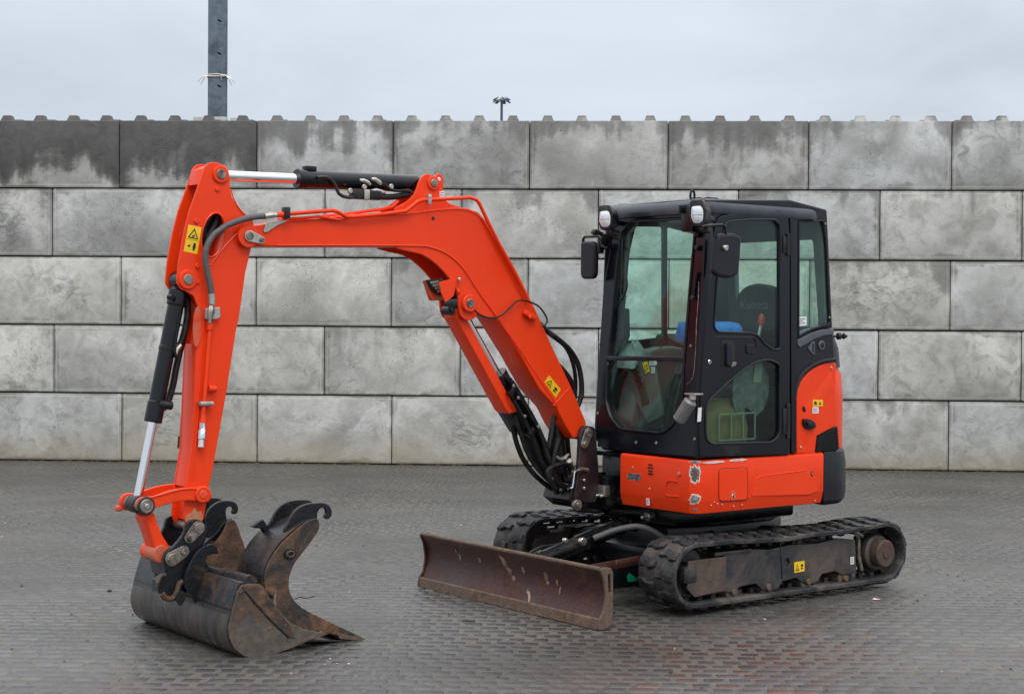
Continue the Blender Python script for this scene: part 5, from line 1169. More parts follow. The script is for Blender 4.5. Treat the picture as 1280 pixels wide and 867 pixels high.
# ---------------- boom cylinder with its guard
c0 = Vector((BCH[0], W0, BCH[1])); c1q = [(0.962, 0.606)][0]; c1 = Vector((c1q[0], W0, c1q[1])); cd = (c1-c0).normalized(); CL = (c1-c0).length
bcl = emit('boom_cylinder', join(cyl(c0+cd*(CL*.36), c1-cd*.03, .056, 28, .008), cyl(c0+cd*(CL*.355), c0+cd*(CL*.40), .062, 28), cyl(c1-Vector((0, .07, 0)), c1+Vector((0, .07, 0)), .06, 20)), 'cylblack', EX)
emit('piston_rod', cyl(c0+cd*.02, c0+cd*(CL*.37), .026, 20), 'chrome', bcl)
emit('rod_eye', cyl(c0-Vector((0, .07, 0)), c0+Vector((0, .07, 0)), .050, 24), 'black', bcl)
g_n = [(1.843, 1.733), (1.820, 1.752), (1.786, 1.724), (1.392, 1.147), (1.398, 1.130), (1.440, 1.124), (1.465, 1.144), (1.837, 1.691)]
gd = emit('cylinder_guard', plate(rnd(g_n, .004), 'l', -.262, -.135, .005), 'orange', bcl, 30)
q = [(1.885, 1.737)][0]; emit('guard_hinge', join(cyl((q[0], -.19, q[1]), (q[0], -.115, q[1]), .028, 16), cyl((q[0], -.115, q[1]), (q[0], -.105, q[1]), .012, 8)), 'black', bcl)
emit('lower_guard', plate(rnd([(1.447, 1.139), (1.374, 1.146), (1.325, 1.058), (1.300, 0.985), (1.349, 1.006)], .01), 'l', -.27, -.135, .01), 'black', bcl)
for pts, r, l in (([(1.511, 1.351), (1.463, 1.331), (1.409, 1.268), (1.366, 1.204), (1.292, 1.106), (1.217, 0.983), (1.167, 0.859), (1.103, 0.729)], .017, -.115), ([(1.476, 1.369), (1.409, 1.297), (1.336, 1.209), (1.268, 1.101), (1.174, 0.962), (1.104, 0.837), (1.041, 0.745)], .013, -.15),
                  ([(1.377, 1.037), (1.345, 0.935), (1.296, 0.841), (1.221, 0.755), (1.140, 0.692), (1.071, 0.649)], .016, -.19), ([(1.407, 1.110), (1.352, 0.973), (1.308, 0.880), (1.240, 0.795), (1.165, 0.728), (1.065, 0.673)], .014, -.13), ([(1.438, 1.206), (1.365, 1.099), (1.285, 0.961), (1.228, 0.838), (1.141, 0.726)], .012, -.10)):
    emit('hydraulic_hose', tube(P3(pts, l), r, 8, 4), 'hose', bcl)
each('hose_fitting', [cyl((a, -.10, b), (a, -.085, b), .011, 8) for a, b in [(1.448, 1.293), (1.412, 1.221), (1.258, 1.043), (1.362, 1.109), (1.081, 0.651), (1.150, 0.723)]], 'pin', bcl)
each('port_block', [box((a, -.11, b), (.06, .045, .045), .008, Matrix.Rotation(.9, 3, 'Y')) for a, b in [(1.448, 1.260), (1.301, 1.011), (1.144, 0.762)]], 'black', bcl)
# hoses behind the boom down to the swing post
for k, (pts, r) in enumerate((([(1.240, 1.676), (1.153, 1.613), (1.046, 1.550), (0.976, 1.495), (0.918, 1.416), (0.891, 1.317), (0.890, 1.219), (0.928, 1.136)], .017), ([(1.239, 1.661), (1.189, 1.564), (1.101, 1.452), (1.006, 1.378), (0.935, 1.293), (0.922, 1.204), (0.947, 1.121)], .017), ([(1.221, 1.685), (1.122, 1.632), (1.014, 1.569), (0.937, 1.490), (0.892, 1.391), (0.878, 1.292), (0.883, 1.194)], .013), ([(1.189, 1.564), (1.151, 1.467), (1.069, 1.369), (0.986, 1.304), (0.948, 1.235), (0.934, 1.146)], .014))):
    emit('hydraulic_hose', tube(P3(pts, -.135-.035*k), r, 10, 5), 'hose', boom)
for k, pts in enumerate(([(1.085, 1.101), (1.103, 1.004), (1.121, 0.907), (1.114, 0.800), (1.069, 0.709), (1.005, 0.647)], [(1.010, 1.099), (1.059, 1.002), (1.077, 0.881), (1.063, 0.768), (1.006, 0.696)], [(0.970, 0.960), (1.027, 0.903), (1.038, 0.806), (1.006, 0.726), (0.942, 0.683)])):
    emit('hydraulic_hose', tube(P3(pts, -.16-.05*k), .017, 10, 5), 'hose', sb)
emit('hydraulic_hose', tube(P3([(1.146, 0.662), (1.189, 0.723), (1.208, 0.781), (1.147, 0.807), (1.072, 0.813), (1.009, 0.781)], -.06), .014, 8, 5), 'hose', sb)
emit('banjo_fitting', join(tube(P3([(1.123, 0.857), (1.086, 0.836), (1.054, 0.849), (1.023, 0.867)], -.09), [.010, .014, .012, .008], 8), cyl((1.0, -.10, .80), (1.03, -.08, .83), .02, 8)), 'zinc', sb)

# ---------------- arm cylinder (on top)
a0q = [(3.354, 2.457)][0]; a1q = [(2.004, 2.462)][0]
a0q = [(3.363, 2.435)][0]; a1q = [(2.021, 2.465)][0]
a0 = Vector((a0q[0], W0, a0q[1])); a1 = Vector((a1q[0], W0, a1q[1])); ad = (a1-a0).normalized(); AL = (a1-a0).length
acl = emit('arm_cylinder', join(cyl(a0+ad*(AL*.375), a1-ad*.06, .050, 32, .006), cyl(a0+ad*(AL*.370), a0+ad*(AL*.41), .056, 32, .005), cyl(a1-Vector((0, .06, 0)), a1+Vector((0, .06, 0)), .05, 24), box(a0+ad*(AL*.43)+Vector((0, 0, .058)), (.07, .05, .03), .006)), 'cylblack', EX)
emit('piston_rod', cyl(a0+ad*.02, a0+ad*(AL*.375), .0285, 24), 'chrome', acl)
emit('rod_eye', cyl(a0-Vector((0, .06, 0)), a0+Vector((0, .06, 0)), .046, 24), 'black', acl)
emit('oil_pipe', tube(P3([(2.775, 2.453), (2.725, 2.458), (2.689, 2.449), (2.658, 2.416), (2.638, 2.377), (2.602, 2.359), (2.555, 2.357), (2.498, 2.367)], -.135), .010, 8, 3), 'black', acl)
emit('oil_pipe', tube(P3([(2.351, 2.447), (2.298, 2.414), (2.244, 2.410), (2.179, 2.416), (2.146, 2.395)], -.13), .009, 8, 3), 'black', acl)
emit('hydraulic_hose', tube(P3([(2.404, 2.372), (2.297, 2.373), (2.217, 2.386), (2.163, 2.398)], -.15), .018, 10, 3), 'hose', acl)
for pts in ([(2.499, 2.456), (2.473, 2.455), (2.446, 2.446), (2.431, 2.433)], [(2.423, 2.467), (2.399, 2.466), (2.373, 2.454), (2.357, 2.442)], [(2.430, 2.400), (2.393, 2.406), (2.356, 2.399), (2.330, 2.396)], [(2.545, 2.369), (2.519, 2.364), (2.488, 2.363)]):
    emit('hose_elbow', tube(P3(pts, -.14), [.008, .013, .013, .009], 8), 'zinc', acl)
for q in [(2.561, 2.393), (2.470, 2.420), (2.292, 2.432)]:
    emit('plug', cyl((q[0], -.15, q[1]), (q[0], -.13, q[1]), .015, 12), 'zinc', acl)
q = [(2.456, 2.378)][0]; emit('manifold', [(box((q[0], -.15, q[1]), (.19, .05, .055), .008), 'black'), (box((q[0]+.005, -.123, q[1]), (.035, .006, .055), .002), 'zinc')], None, acl)

# ---------------- arm
arm_n = [(3.406, 2.496), (3.364, 2.493), (3.328, 2.478), (3.311, 2.451), (3.306, 2.413), (3.305, 2.363), (3.294, 2.321), (3.270, 2.280), (3.242, 2.248), (3.214, 2.226), (3.171, 2.211), (3.161, 2.163), (3.180, 2.052), (3.212, 1.928), (3.251, 1.673), (3.267, 1.614), (3.322, 1.287), (3.410, 0.835), (3.414, 0.835), (3.448, 0.636), (3.471, 0.604), (3.512, 0.599), (3.553, 0.618), (3.566, 0.652), (3.553, 0.801), (3.518, 1.007), (3.498, 1.476), (3.493, 1.539), (3.492, 1.584), (3.478, 1.626), (3.478, 1.680), (3.489, 1.742), (3.512, 1.796), (3.553, 1.818), (3.584, 1.830), (3.605, 1.861), (3.605, 1.896), (3.596, 1.978), (3.569, 2.118), (3.537, 2.240), (3.494, 2.352), (3.455, 2.465), (3.433, 2.489)]
hole = circ([(3.402, 2.117)][0], .066, 24, .118, .22)
AN_t = .013
arm = emit('arm', [(plate(rnd(arm_n, .003, 1), 'l', AN-AN_t, AN, .004, [hole]), 'orange'), (plate(rnd(arm_n, .003, 1), 'l', AF, AF+AN_t, .004, [hole]), 'orange')], None, EX, 30)
core = [(3.327, 2.362), (3.303, 2.304), (3.266, 2.239), (3.218, 2.203), (3.199, 2.098), (3.231, 1.927), (3.272, 1.673), (3.345, 1.286), (3.431, 0.836), (3.462, 0.649), (3.535, 0.633), (3.535, 0.800), (3.500, 1.006), (3.479, 1.476), (3.470, 1.568), (3.453, 1.651), (3.467, 1.734), (3.494, 1.788), (3.467, 1.880), (3.422, 1.985), (3.353, 1.987), (3.307, 2.136), (3.354, 2.251)]
emit('arm_core', plate(core, 'l', AF+AN_t-.003, AN-AN_t+.003, .002), 'orange', arm, 30)
emit('front_web', plate([(3.549, 0.809), (3.516, 1.007), (3.497, 1.476), (3.491, 1.547), (3.479, 1.547), (3.486, 1.476), (3.504, 1.006), (3.535, 0.808)], 'l', AF+.004, AN-.004, .002), 'orange', arm)
emit('cross_plate', plate([(3.461, 2.458), (3.424, 2.479), (3.420, 2.469), (3.451, 2.371), (3.481, 2.378)], 'l', AF+AN_t, AN-AN_t, .004), 'orange', arm)
emit('inner_hose', tube(P3([(3.359, 2.251), (3.405, 2.195), (3.441, 2.130), (3.459, 2.067), (3.449, 1.964)], W0-.01), .040, 10, 4), 'hose', arm)
emit('inner_hose', tube(P3([(3.322, 2.253), (3.358, 2.176), (3.395, 2.107), (3.422, 2.027), (3.422, 1.943)], W0+.01), .026, 10, 4), 'hose', arm)
emit('hole_ring', tube(P3(hole, AN+.001), .005, 6, 0, True), 'orange', arm)
emit('weld_seam', tube(P3(smooth([(3.417, 1.956), (3.385, 1.999), (3.339, 2.055), (3.288, 2.107), (3.246, 2.142)], 3, False), AN+.001), .005, 6), 'orange', arm)
emit('weld_seam', tube(P3(smooth([(3.301, 2.363), (3.289, 2.322), (3.266, 2.279), (3.237, 2.246), (3.204, 2.220)], 3, False), AN+.001), .004, 6), 'orange', arm)
emit('weld_seam', tube(P3(smooth([(3.417, 1.944), (3.445, 1.901), (3.449, 1.797), (3.453, 1.672), (3.474, 1.380), (3.491, 1.089), (3.517, 0.840)], 3, False), AN+.0005), .004, 6), 'orange', arm)
emit('reinforcement_pad', plate(smooth([(3.501, 1.730), (3.483, 1.738), (3.473, 1.693), (3.473, 1.589), (3.489, 1.539), (3.507, 1.535), (3.516, 1.597), (3.514, 1.672)], 3), 'l', AN-.004, AN+.006, .002), 'orangedull', arm)
boss(arm, a0q[0], a0q[1], -.30, AN, .046, .027)
b0q = [(3.549, 1.881)][0]; boss(arm, b0q[0], b0q[1], -.30, AN, .050, .027)
for q in [(3.380, 2.357), (3.500, 2.184), (3.493, 1.952), (3.494, 1.871)]:
    emit('weld_nub', cyl((q[0], AN, q[1]), (q[0], AN+.009, q[1]), .013, 12), 'orange', arm)
sticker('warning_sticker', [(3.543, 2.165), (3.469, 2.153), (3.493, 2.014), (3.570, 2.026)], 'l', AN, .0012, arm, 'yellow', 'tri2')
hz_ = AN+.045
emit('hydraulic_hose', tube(P3([(3.114, 2.226), (3.152, 2.223), (3.191, 2.217), (3.247, 2.204), (3.293, 2.189), (3.344, 2.168), (3.383, 2.143), (3.418, 2.117), (3.449, 2.074), (3.466, 2.030), (3.467, 1.983), (3.458, 1.929), (3.444, 1.871), (3.435, 1.822), (3.431, 1.789)], hz_), .0165, 12, 4), 'greyhose', arm, 50)
emit('hose_collar', tube(P3([(3.432, 1.809), (3.429, 1.755)], hz_), .019, 10), 'zinc', arm)
fz = P3([(3.429, 1.755), (3.431, 1.730), (3.434, 1.710), (3.435, 1.689), (3.438, 1.656)], hz_-.008)
emit('bulkhead_fitting', tube(fz, [.013, .021, .021, .014, .010], 6), 'zinc', arm)
emit('fitting_bracket', plate(rnd([(3.457, 1.734), (3.375, 1.741), (3.372, 1.689), (3.393, 1.677), (3.459, 1.676)], .006), 'l', AN+.002, AN+.030, .003), 'zinc', arm)
emit('hydraulic_pipe', tube(P3([(3.429, 1.639), (3.433, 1.597), (3.446, 1.443), (3.460, 1.277), (3.468, 1.194), (3.472, 1.140)], AN+.026), .0115, 10), 'orange', arm)
emit('pipe_nut', join(tube(P3([(3.429, 1.655), (3.431, 1.622)], AN+.026), .019, 6), tube(P3([(3.467, 1.185), (3.471, 1.140)], AN+.026), [.012, .019], 8)), 'orange', arm)
q = [(3.459, 1.239)][0]; emit('pipe_clamp', join(box((q[0]-.005, AN+.024, q[1]), (.075, .04, .024), .006), cyl((q[0]-.035, AN+.03, q[1]), (q[0]-.035, AN+.05, q[1]), .009, 6)), 'zinc', arm)
emit('quick_connector', tube(P3([(3.472, 1.140), (3.473, 1.107), (3.473, 1.102), (3.476, 1.057), (3.477, 1.053), (3.479, 1.015)], AN+.026), [.017, .017, .021, .021, .016, .018], 12), 'chrome', arm)
q = [(3.436, 1.316), (3.395, 1.313)]; emit('pipe_stub', [(tube(P3(q, AN+.018), .018, 12), 'orange'), (cyl((q[1][0]-.002, AN+.018, q[1][1]), (q[1][0]-.004, AN+.018, q[1][1]), .012, 10), 'blackprint')], None, arm)
# far-side stub of the second service line
emit('far_connector', join(tube(P3([(3.485, 1.163), (3.489, 1.100), (3.493, 1.028)], -.30), .013, 8), tube(P3([(3.493, 1.058), (3.498, 0.994)], -.30), .02, 8)), 'grime', arm)
# worn paint at the arm tip
emit('bare_patch', plate(smooth([(3.555, 0.635), (3.544, 0.667), (3.521, 0.670), (3.503, 0.698), (3.485, 0.672), (3.467, 0.679), (3.455, 0.645), (3.475, 0.613), (3.525, 0.612)], 2), 'l', AN-.002, AN+.0009, .0003), 'tanpatch', arm)

# ---------------- bucket cylinder
l0q = [(3.790, 0.728)][0]
b0 = Vector((b0q[0], W0, b0q[1])); b1 = Vector((l0q[0], W0, l0q[1])); bdv = (b1-b0).normalized(); BLn = (b1-b0).length
bkc = emit('bucket_cylinder', join(cyl(b0+bdv*.04, b0+bdv*(BLn*.635), .042, 30, .006), cyl(b0+bdv*.05, b0+bdv*.14, .050, 30, .008), cyl(b0+bdv*(BLn*.545), b0+bdv*(BLn*.64), .047, 30, .006), cyl(b0+bdv*(BLn*.30), b0+bdv*(BLn*.32), .045, 30), cyl(b0-Vector((0, .05, 0)), b0+Vector((0, .05, 0)), .046, 20)), 'cylblack', EX)
emit('piston_rod', cyl(b0+bdv*(BLn*.63), b1, .0235, 24), 'chrome', bkc)
emit('rod_eye', cyl(b1-Vector((0, .045, 0)), b1+Vector((0, .045, 0)), .046, 20), 'grime', bkc)
emit('oil_pipe', tube(P3([(3.559, 1.787), (3.576, 1.671), (3.594, 1.568), (3.600, 1.506), (3.589, 1.476)], W0+.035), .010, 8, 3), 'black', bkc)
emit('hydraulic_hose', tube(P3([(3.523, 1.804), (3.509, 1.734), (3.518, 1.651), (3.540, 1.567), (3.558, 1.538)], W0+.0), .018, 10, 4), 'hose', bkc)
emit('hydraulic_hose', tube(P3([(3.509, 1.788), (3.500, 1.713), (3.513, 1.622), (3.544, 1.505), (3.566, 1.414), (3.580, 1.340), (3.606, 1.257), (3.637, 1.209)], W0-.02), .018, 10, 4), 'hose', bkc)
q = [(3.578, 1.522)][0]; emit('hose_elbow', tube([(q[0]-.02, W0+.02, q[1]+.02), (q[0], W0+.02, q[1]), (q[0]+.01, W0+.02, q[1]-.03)], [.012, .014, .012], 8), 'zinc', bkc)
q = [(3.653, 1.238)][0]; emit('port_boss', join(cyl((q[0]+.03, W0+.03, q[1]), (q[0]-.04, W0+.04, q[1]-.01), .022, 12), cyl((q[0]-.02, W0+.04, q[1]+.04), (q[0]-.02, W0+.04, q[1]+.0), .012, 8)), 'black', bkc)
q = [(3.637, 1.790)][0]; emit('plug', cyl((q[0], W0+.04, q[1]), (q[0]-.01, W0+.07, q[1]), .015, 12), 'black', bkc)

# ---------------- links
r_n = [(3.466, 0.813), (3.438, 0.801), (3.419, 0.770), (3.424, 0.741), (3.452, 0.720), (3.488, 0.727), (3.552, 0.741), (3.641, 0.734), (3.725, 0.717), (3.764, 0.693), (3.795, 0.687), (3.825, 0.705), (3.836, 0.734), (3.825, 0.766), (3.795, 0.774), (3.743, 0.775), (3.655, 0.799), (3.574, 0.808), (3.511, 0.809)]
for a, b in ((-.112, -.092), (-.308, -.288)):
    rk_ = emit('rocker_link', plate(smooth(r_n, 2), 'l', a, b, .005), 'orange', EX, 30)
    if a > -.2:
        emit('edge_rib', tube(P3(smooth([(3.760, 0.769), (3.690, 0.783), (3.606, 0.799), (3.534, 0.801), (3.498, 0.797)], 3, False), -.091), .005, 6), 'orange', rk_)
        q = [(3.476, 0.768)][0]
        emit('pin_boss', cyl((q[0], -.094, q[1]), (q[0], -.076, q[1]), .043, 26, .004), 'orange', rk_)
        emit('pivot_pin', cyl((q[0], -.30, q[1]), (q[0], -.072, q[1]), .022, 20), 'orangedull', rk_)
        q = l0q
        emit('pin_washer', cyl((q[0], -.096, q[1]), (q[0], -.080, q[1]), .048, 26, .004), 'grime', rk_)
        emit('pivot_pin', [(cyl((q[0], -.325, q[1]), (q[0], -.072, q[1]), .036, 24), 'pin'), (cyl((q[0], -.073, q[1]), (q[0], -.066, q[1]), .014, 12), 'zinc')], None, rk_)
t_n = [(3.757, 0.690), (3.726, 0.684), (3.709, 0.637), (3.677, 0.561), (3.642, 0.509), (3.637, 0.480), (3.659, 0.452), (3.690, 0.445), (3.712, 0.465), (3.730, 0.532), (3.757, 0.608), (3.779, 0.659)]
tl = emit('tipping_link', plate(smooth(t_n, 2), 'l', -.252, -.125, .008), 'orange', EX, 30)
q = [(3.690, 0.472)][0]
emit('lower_boss', cyl((q[0], -.285, q[1]), (q[0], -.112, q[1]), .046, 24), 'orangedull', tl)
emit('fork_fitting', join(cyl((l0q[0], -.325, l0q[1]), (l0q[0], -.31, l0q[1]), .045, 18), box((l0q[0]+.05, -.31, l0q[1]-.03), (.04, .03, .03), .01)), 'orangedull', tl)

# ---------------- quick coupler / bucket ears
cp_n = [(3.574, 0.627), (3.547, 0.640), (3.515, 0.644), (3.479, 0.627), (3.458, 0.594), (3.458, 0.557), (3.470, 0.524), (3.497, 0.468), (3.519, 0.428), (3.532, 0.380), (3.550, 0.332), (3.568, 0.275), (3.613, 0.238), (3.657, 0.234), (3.688, 0.250), (3.719, 0.277), (3.732, 0.316), (3.715, 0.355), (3.697, 0.394), (3.704, 0.452), (3.687, 0.488), (3.649, 0.513), (3.616, 0.544), (3.587, 0.583)]
coup = emit('quick_coupler', [(plate(smooth(cp_n, 2), 'l', -.092, -.068, .005), 'bucketdark'), (plate(smooth([(3.574, 0.627), (3.547, 0.640), (3.515, 0.644), (3.479, 0.627), (3.458, 0.594), (3.458, 0.557), (3.470, 0.524), (3.497, 0.468), (3.533, 0.430), (3.569, 0.416), (3.604, 0.427), (3.636, 0.418), (3.662, 0.432), (3.667, 0.474), (3.649, 0.513), (3.616, 0.544), (3.587, 0.583)], 2), 'l', -.332, -.308, .005), 'bucketdark'), (plate([(3.657, 0.317), (3.568, 0.370), (3.550, 0.265), (3.657, 0.255)], 'l', -.31, -.09, .01), 'bucketdark'), (plate([(3.680, 0.454), (3.614, 0.502), (3.595, 0.410), (3.658, 0.350)], 'l', -.31, -.09, .01), 'bucketdark')], None, EX, 30)
kq = [(3.512, 0.599), (3.560, 0.553), (3.657, 0.452), (3.593, 0.484)]
keeper(coup, kq[0], kq[1], -.067, .036, .026, 'pin'); keeper(coup, kq[2], kq[3], -.067, .038, .026, 'pin')
emit('cross_pin', join(cyl((kq[0][0], -.35, kq[0][1]), (kq[0][0], -.06, kq[0][1]), .028, 20), cyl((kq[2][0], -.35, kq[2][1]), (kq[2][0], -.06, kq[2][1]), .028, 20)), 'pin', coup)
emit('locking_hook', tube(P3([(3.742, 0.337), (3.720, 0.372), (3.698, 0.374)], -.055), .012, 8, 3), 'bucketrust', coup)
emit('locking_hook', tube(P3([(3.715, 0.281), (3.693, 0.255), (3.654, 0.251), (3.631, 0.285), (3.618, 0.325), (3.592, 0.327)], -.055), .016, 8, 3), 'bucketrust', coup)

# ---------------- wide ditching bucket (carried by the coupler)
DN, DF = .365, -.80
d_end = [(3.484, 0.358), (3.445, 0.362), (3.382, 0.354), (3.355, 0.330), (3.323, 0.278), (3.268, 0.204), (3.212, 0.145), (3.129, 0.099), (3.025, 0.071), (3.082, 0.041), (3.203, 0.010), (3.312, -0.010), (3.394, -0.016), (3.469, 0.001), (3.523, 0.044), (3.551, 0.107), (3.554, 0.150), (3.541, 0.209), (3.524, 0.274), (3.504, 0.332)]
NE = len(d_end)
dback = d_end[13:21][::-1]
d_shell_out = smooth([(3.291, 0.283), (3.355, 0.334), (3.413, 0.365), (3.485, 0.370), (3.509, 0.333), (3.532, 0.259), (3.552, 0.178), (3.556, 0.111), (3.527, 0.044), (3.469, -0.001), (3.394, -0.018), (3.312, -0.014), (3.202, 0.006), (3.091, 0.034), (3.020, 0.069)], 2, False)
# shell as a bent plate of real thickness
def bent(path, l0, l1, th, bevel=.003):
    P = [Vector(p) for p in path]; inn = []
    for i, p in enumerate(P):
        d = (P[min(i+1, len(P)-1)]-P[max(i-1, 0)]).normalized(); inn.append(tuple(p+Vector((-d.y, d.x))*th))
    return plate([tuple(p) for p in P]+inn[::-1], 'l', l0, l1, bevel)
db = emit('ditching_bucket', bent(d_shell_out, DF, DN-.012, -.014), 'bucket', EX, 30)
emit('end_plate', plate(smooth(d_end, 1), 'l', DN-.014, DN+.002, .004), 'endplate', db, 30)
emit('end_plate', plate(smooth(d_end, 1), 'l', DF-.004, DF+.012, .004), 'bucketdark', db, 30)
emit('stiffener_edge', tube(P3([(3.499, 0.320), (3.468, 0.333), (3.414, 0.268), (3.315, 0.161), (3.218, 0.069)], .369), .006, 6), 'bucket', db)
emit('belly_wrap', bent(smooth([(3.534, 0.248), (3.553, 0.178), (3.558, 0.111), (3.529, 0.042), (3.469, -0.003), (3.393, -0.021), (3.312, -0.016), (3.202, 0.003), (3.091, 0.031)], 3, False), DF+.002, DN-.016, -.012, .002), 'streak', db, 30)
emit('side_wear_plate', plate([(3.483, 0.351), (3.380, 0.345), (3.335, 0.280), (3.215, 0.130), (3.183, 0.061), (3.224, 0.070), (3.325, 0.166), (3.424, 0.277)], 'l', DN, DN+.006, .002), 'bucketrust', db)
emit('top_tube', tube([(a, l, b) for (a, b), l in [([(3.427, 0.365)][0], -.79), ([(3.427, 0.365)][0], .355)]], .036, 20), 'bucket', db)
emit('seam', tube([([(3.537, 0.240)][0][0]+.003, -.79, [(3.537, 0.240)][0][1]), ([(3.537, 0.240)][0][0]+.003, .355, [(3.537, 0.240)][0][1])], .004, 6), 'bucketdark', db)
cq = [(3.020, 0.071), (3.166, 0.030)]
emit('cutting_edge', plate([(cq[0][0]-.03, cq[0][1]-.012), (cq[0][0], cq[0][1]+.006), (cq[1][0], cq[1][1]+.012), (cq[1][0], cq[1][1]-.002)], 'l', DF-.005, DN+.004, .002), 'edge', db)
# ears that the coupler grips
ear = [(3.566, 0.256), (3.602, 0.300), (3.606, 0.346), (3.593, 0.394), (3.562, 0.449), (3.531, 0.487), (3.495, 0.509), (3.454, 0.517), (3.422, 0.495), (3.413, 0.461), (3.440, 0.464), (3.477, 0.458), (3.490, 0.435), (3.467, 0.395), (3.408, 0.361), (3.357, 0.331), (3.366, 0.207), (3.466, 0.142), (3.521, 0.181)]
for l in (-.035, -.385):
    emit('bucket_ear', plate(smooth(ear, 1), 'l', l-.012, l+.012, .004), 'bucketdark', db, 30)
emit('ear_slot', plate(smooth([(3.659, 0.265), (3.633, 0.291), (3.606, 0.280), (3.606, 0.239), (3.637, 0.214)], 2), 'l', -.022, -.018, .001), 'blackprint', db)

# ---------------- two spare narrow buckets lying in the wide one
def narrow_bucket(label, side, hook, back, lip, l1, l0, shellmat, sidemat, hookmat, extra=None):
    """side: side-plate outline (u,z); hook: hook-plate outline; back: path of the curved back sheet"""
    ref = side[0]
    T = thing('narrow_bucket', label, 'bucket', (1.2208, 10.3405, 0), 3.7904, 'spare digging buckets lying in the wide bucket')
    emit('back_shell', bent(smooth(back, 3, False), l0+.006, l1-.006, .012), shellmat, T, 35)
    for a in (l1-.014, l0): emit('side_plate', plate(smooth(side, 2), 'l', a, a+.014, .004), sidemat, T, 30)
    hl = l1-l0
    for a in (l1-.30*hl+.02, l0+.16*hl): emit('hook_plate', plate(smooth(hook, 2), 'l', a, a+.022, .004), hookmat, T, 30)
    return T, l1, l0
# bucket on the right: near side plate in the plane l=.30
R1, R0 = .325, .045
s1 = [(3.029, 0.653), (3.017, 0.623), (3.026, 0.587), (3.071, 0.532), (3.120, 0.479), (3.159, 0.437), (3.182, 0.394), (3.194, 0.354), (3.193, 0.309), (3.182, 0.275), (3.158, 0.240), (3.118, 0.203), (3.050, 0.163), (2.969, 0.121), (2.857, 0.063), (2.759, 0.012), (2.746, -0.002), (2.788, 0.001), (2.828, 0.014), (2.903, 0.035), (2.992, 0.057), (3.049, 0.039), (3.134, 0.044), (3.208, 0.110), (3.269, 0.194), (3.310, 0.267), (3.335, 0.343), (3.329, 0.415), (3.298, 0.473), (3.243, 0.538), (3.183, 0.584), (3.121, 0.627), (3.071, 0.652)]
h1 = [(3.185, 0.560), (3.199, 0.594), (3.181, 0.629), (3.153, 0.677), (3.120, 0.709), (3.073, 0.727), (3.016, 0.730), (2.969, 0.727), (2.935, 0.712), (2.918, 0.682), (2.922, 0.653), (2.944, 0.640), (2.963, 0.651), (2.951, 0.673), (2.959, 0.697), (2.983, 0.701), (3.002, 0.683), (3.006, 0.646), (2.997, 0.629), (3.030, 0.610), (3.096, 0.569), (3.143, 0.540)]
bk1 = [(3.052, 0.642), (3.118, 0.626), (3.183, 0.586), (3.243, 0.540), (3.295, 0.477), (3.327, 0.415), (3.335, 0.343), (3.310, 0.263), (3.269, 0.190), (3.208, 0.106), (3.129, 0.040), (3.011, 0.026), (2.867, 0.007), (2.744, -0.004)]
nb1, _, _ = narrow_bucket('rusty narrow digging bucket with two black hooks, lying nearest the dozer blade', s1, h1, bk1, None, R1, R0, 'bucket', 'bucketrust', 'bucketdark')
q = [(3.192, 0.485)][0]
emit('lifting_lug', [(plate(circ(q, .035, 18, .028), 'l', R1-.002, R1+.008, .002), 'bucketdark'), (tube([(q[0]+.022*math.cos(a), R1+.010, q[1]+.015*math.sin(a)) for a in [k*math.pi/6 for k in range(12)]], .006, 6, closed=True), 'bucketrust')], None, nb1)
emit('stiffening_web', plate(rnd([(3.214, 0.477), (3.186, 0.566), (3.158, 0.593), (3.121, 0.574), (3.064, 0.590), (3.045, 0.572), (3.111, 0.502), (3.167, 0.465)], .006), 'l', .12, .25, .006), 'bucketdark', nb1)
ar = [(3.297, 0.611), (3.255, 0.635), (3.232, 0.644), (3.208, 0.609), (3.185, 0.566), (3.147, 0.538), (3.170, 0.518), (3.213, 0.559), (3.236, 0.594), (3.283, 0.602)]
emit('locking_claw', plate(smooth(ar, 1), 'l', .08, .12, .006), 'bucketdark', nb1)
emit('cutting_lip', plate([(2.915, 0.053), (2.739, 0.001), (2.736, -0.014), (2.891, 0.017)], 'l', R0, R1+.002, .002), 'edge', nb1)
emit('twig_caught', tube([(p[0], .33, p[1]) for p in [(3.166, 0.254), (3.133, 0.259), (3.096, 0.251), (3.048, 0.257)]], .003, 5, 3), 'grime', nb1)
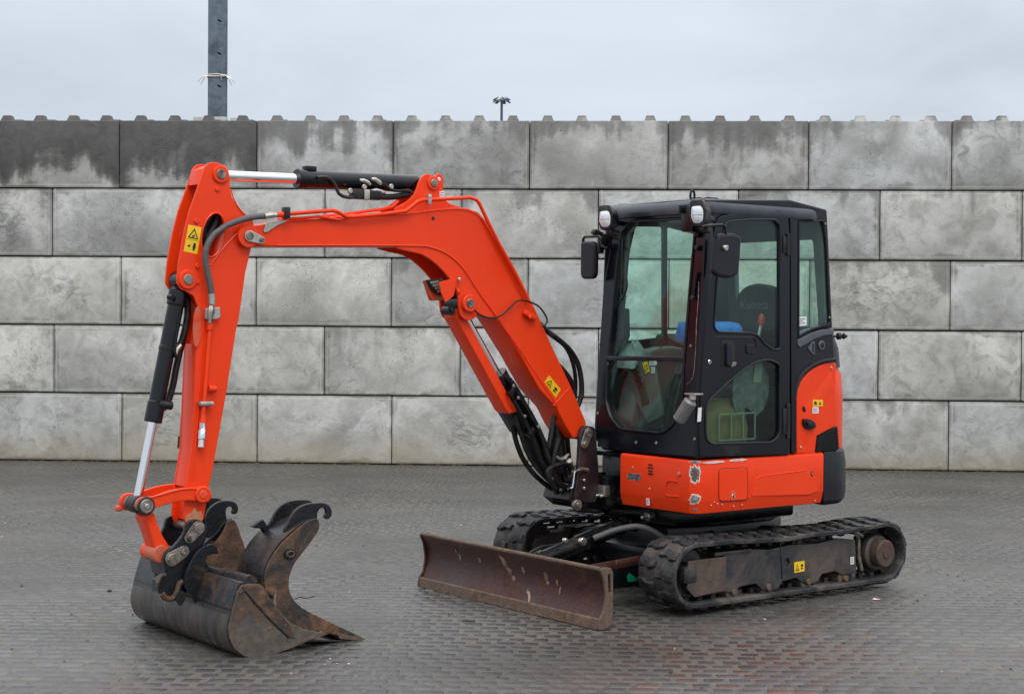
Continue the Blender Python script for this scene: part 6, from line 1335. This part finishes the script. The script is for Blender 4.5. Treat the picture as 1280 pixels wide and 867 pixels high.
# bucket on the left, behind the arm
L1, L0 = -.20, -.46
s2 = [(3.276, 0.599), (3.252, 0.610), (3.228, 0.600), (3.212, 0.573), (3.195, 0.525), (3.175, 0.472), (3.156, 0.410), (3.146, 0.349), (3.155, 0.289), (3.179, 0.235), (3.245, 0.212), (3.340, 0.238), (3.433, 0.289), (3.461, 0.359), (3.443, 0.425), (3.397, 0.472), (3.341, 0.502), (3.299, 0.550)]
h2 = [(3.373, 0.585), (3.380, 0.628), (3.359, 0.673), (3.322, 0.699), (3.284, 0.709), (3.237, 0.706), (3.203, 0.691), (3.191, 0.665), (3.196, 0.639), (3.215, 0.632), (3.227, 0.643), (3.220, 0.664), (3.237, 0.676), (3.258, 0.669), (3.265, 0.646), (3.260, 0.602), (3.274, 0.565), (3.293, 0.511), (3.339, 0.497), (3.377, 0.526)]
bk2 = [(3.243, 0.605), (3.290, 0.583), (3.332, 0.535), (3.392, 0.489), (3.438, 0.433), (3.465, 0.368), (3.442, 0.290), (3.358, 0.231), (3.245, 0.203), (3.155, 0.220)]
nb2, _, _ = narrow_bucket('dark muddy narrow digging bucket with hooks, standing in the wide bucket just behind the arm', s2, h2, bk2, None, L1, L0, 'bucketdark', 'bucketrust', 'bucketdark')

# scratches and grease marks on the orange steel
def mark(parent, pts, l, r, mat_):
    emit('scratch', tube(P3(pts, l), [r*(.5 if k in (0, len(pts)-1) else 1) for k in range(len(pts))], 4), mat_, parent)
for p in ([(2.995, 2.097), (2.877, 2.104)], [(1.484, 1.494), (1.459, 1.436), (1.441, 1.422)], [(2.418, 2.142), (2.386, 2.150), (2.360, 2.149)], [(1.390, 1.780), (1.372, 1.751)]):
    mark(boom, p, BN-.0008, .0022, 'orangedull')
for p in ([(3.383, 1.442), (3.396, 1.379)], [(3.418, 1.003), (3.431, 0.940), (3.435, 0.878)], [(3.319, 1.589), (3.323, 1.538)], [(3.465, 2.337), (3.478, 2.287)]):
    mark(arm, p, AN-.0008, .0022, 'orangedull')
for (x, z, rr) in ((.62, .862, 1.0), (.42, .8655, .8)):
    emit('worn_edge', plate(smooth([(x-.09*rr, z), (x-.03, z+.008), (x+.05, z+.006), (x+.10*rr, z+.001), (x+.05, z-.006), (x-.04, z-.005)], 3), 'l', .760, .7655, .001), 'filler', cover)
for q in [(0.618, 0.630), (0.592, 0.619), (0.553, 0.612), (0.460, 0.597), (0.387, 0.599), (0.644, 0.613), (-0.246, 0.586), (1.128, 0.739)]:
    emit('stone_chip', plate(circ(q, .0045, 7, .003), 'l', .7605, .7652, .0004), 'filler', cover)

emit('hose_sleeve', tube(P3([(1.393, 1.260), (1.332, 1.143), (1.257, 1.005), (1.169, 0.855), (1.080, 0.743), (0.991, 0.659)], -.20), [.03, .045, .05, .05, .05, .04], 12), 'hose', bcl)
emit('hose_sleeve', tube(P3([(1.020, 1.070), (1.007, 0.946), (0.993, 0.822), (0.979, 0.698)], -.22), [.03, .045, .05, .05], 12), 'hose', sb)
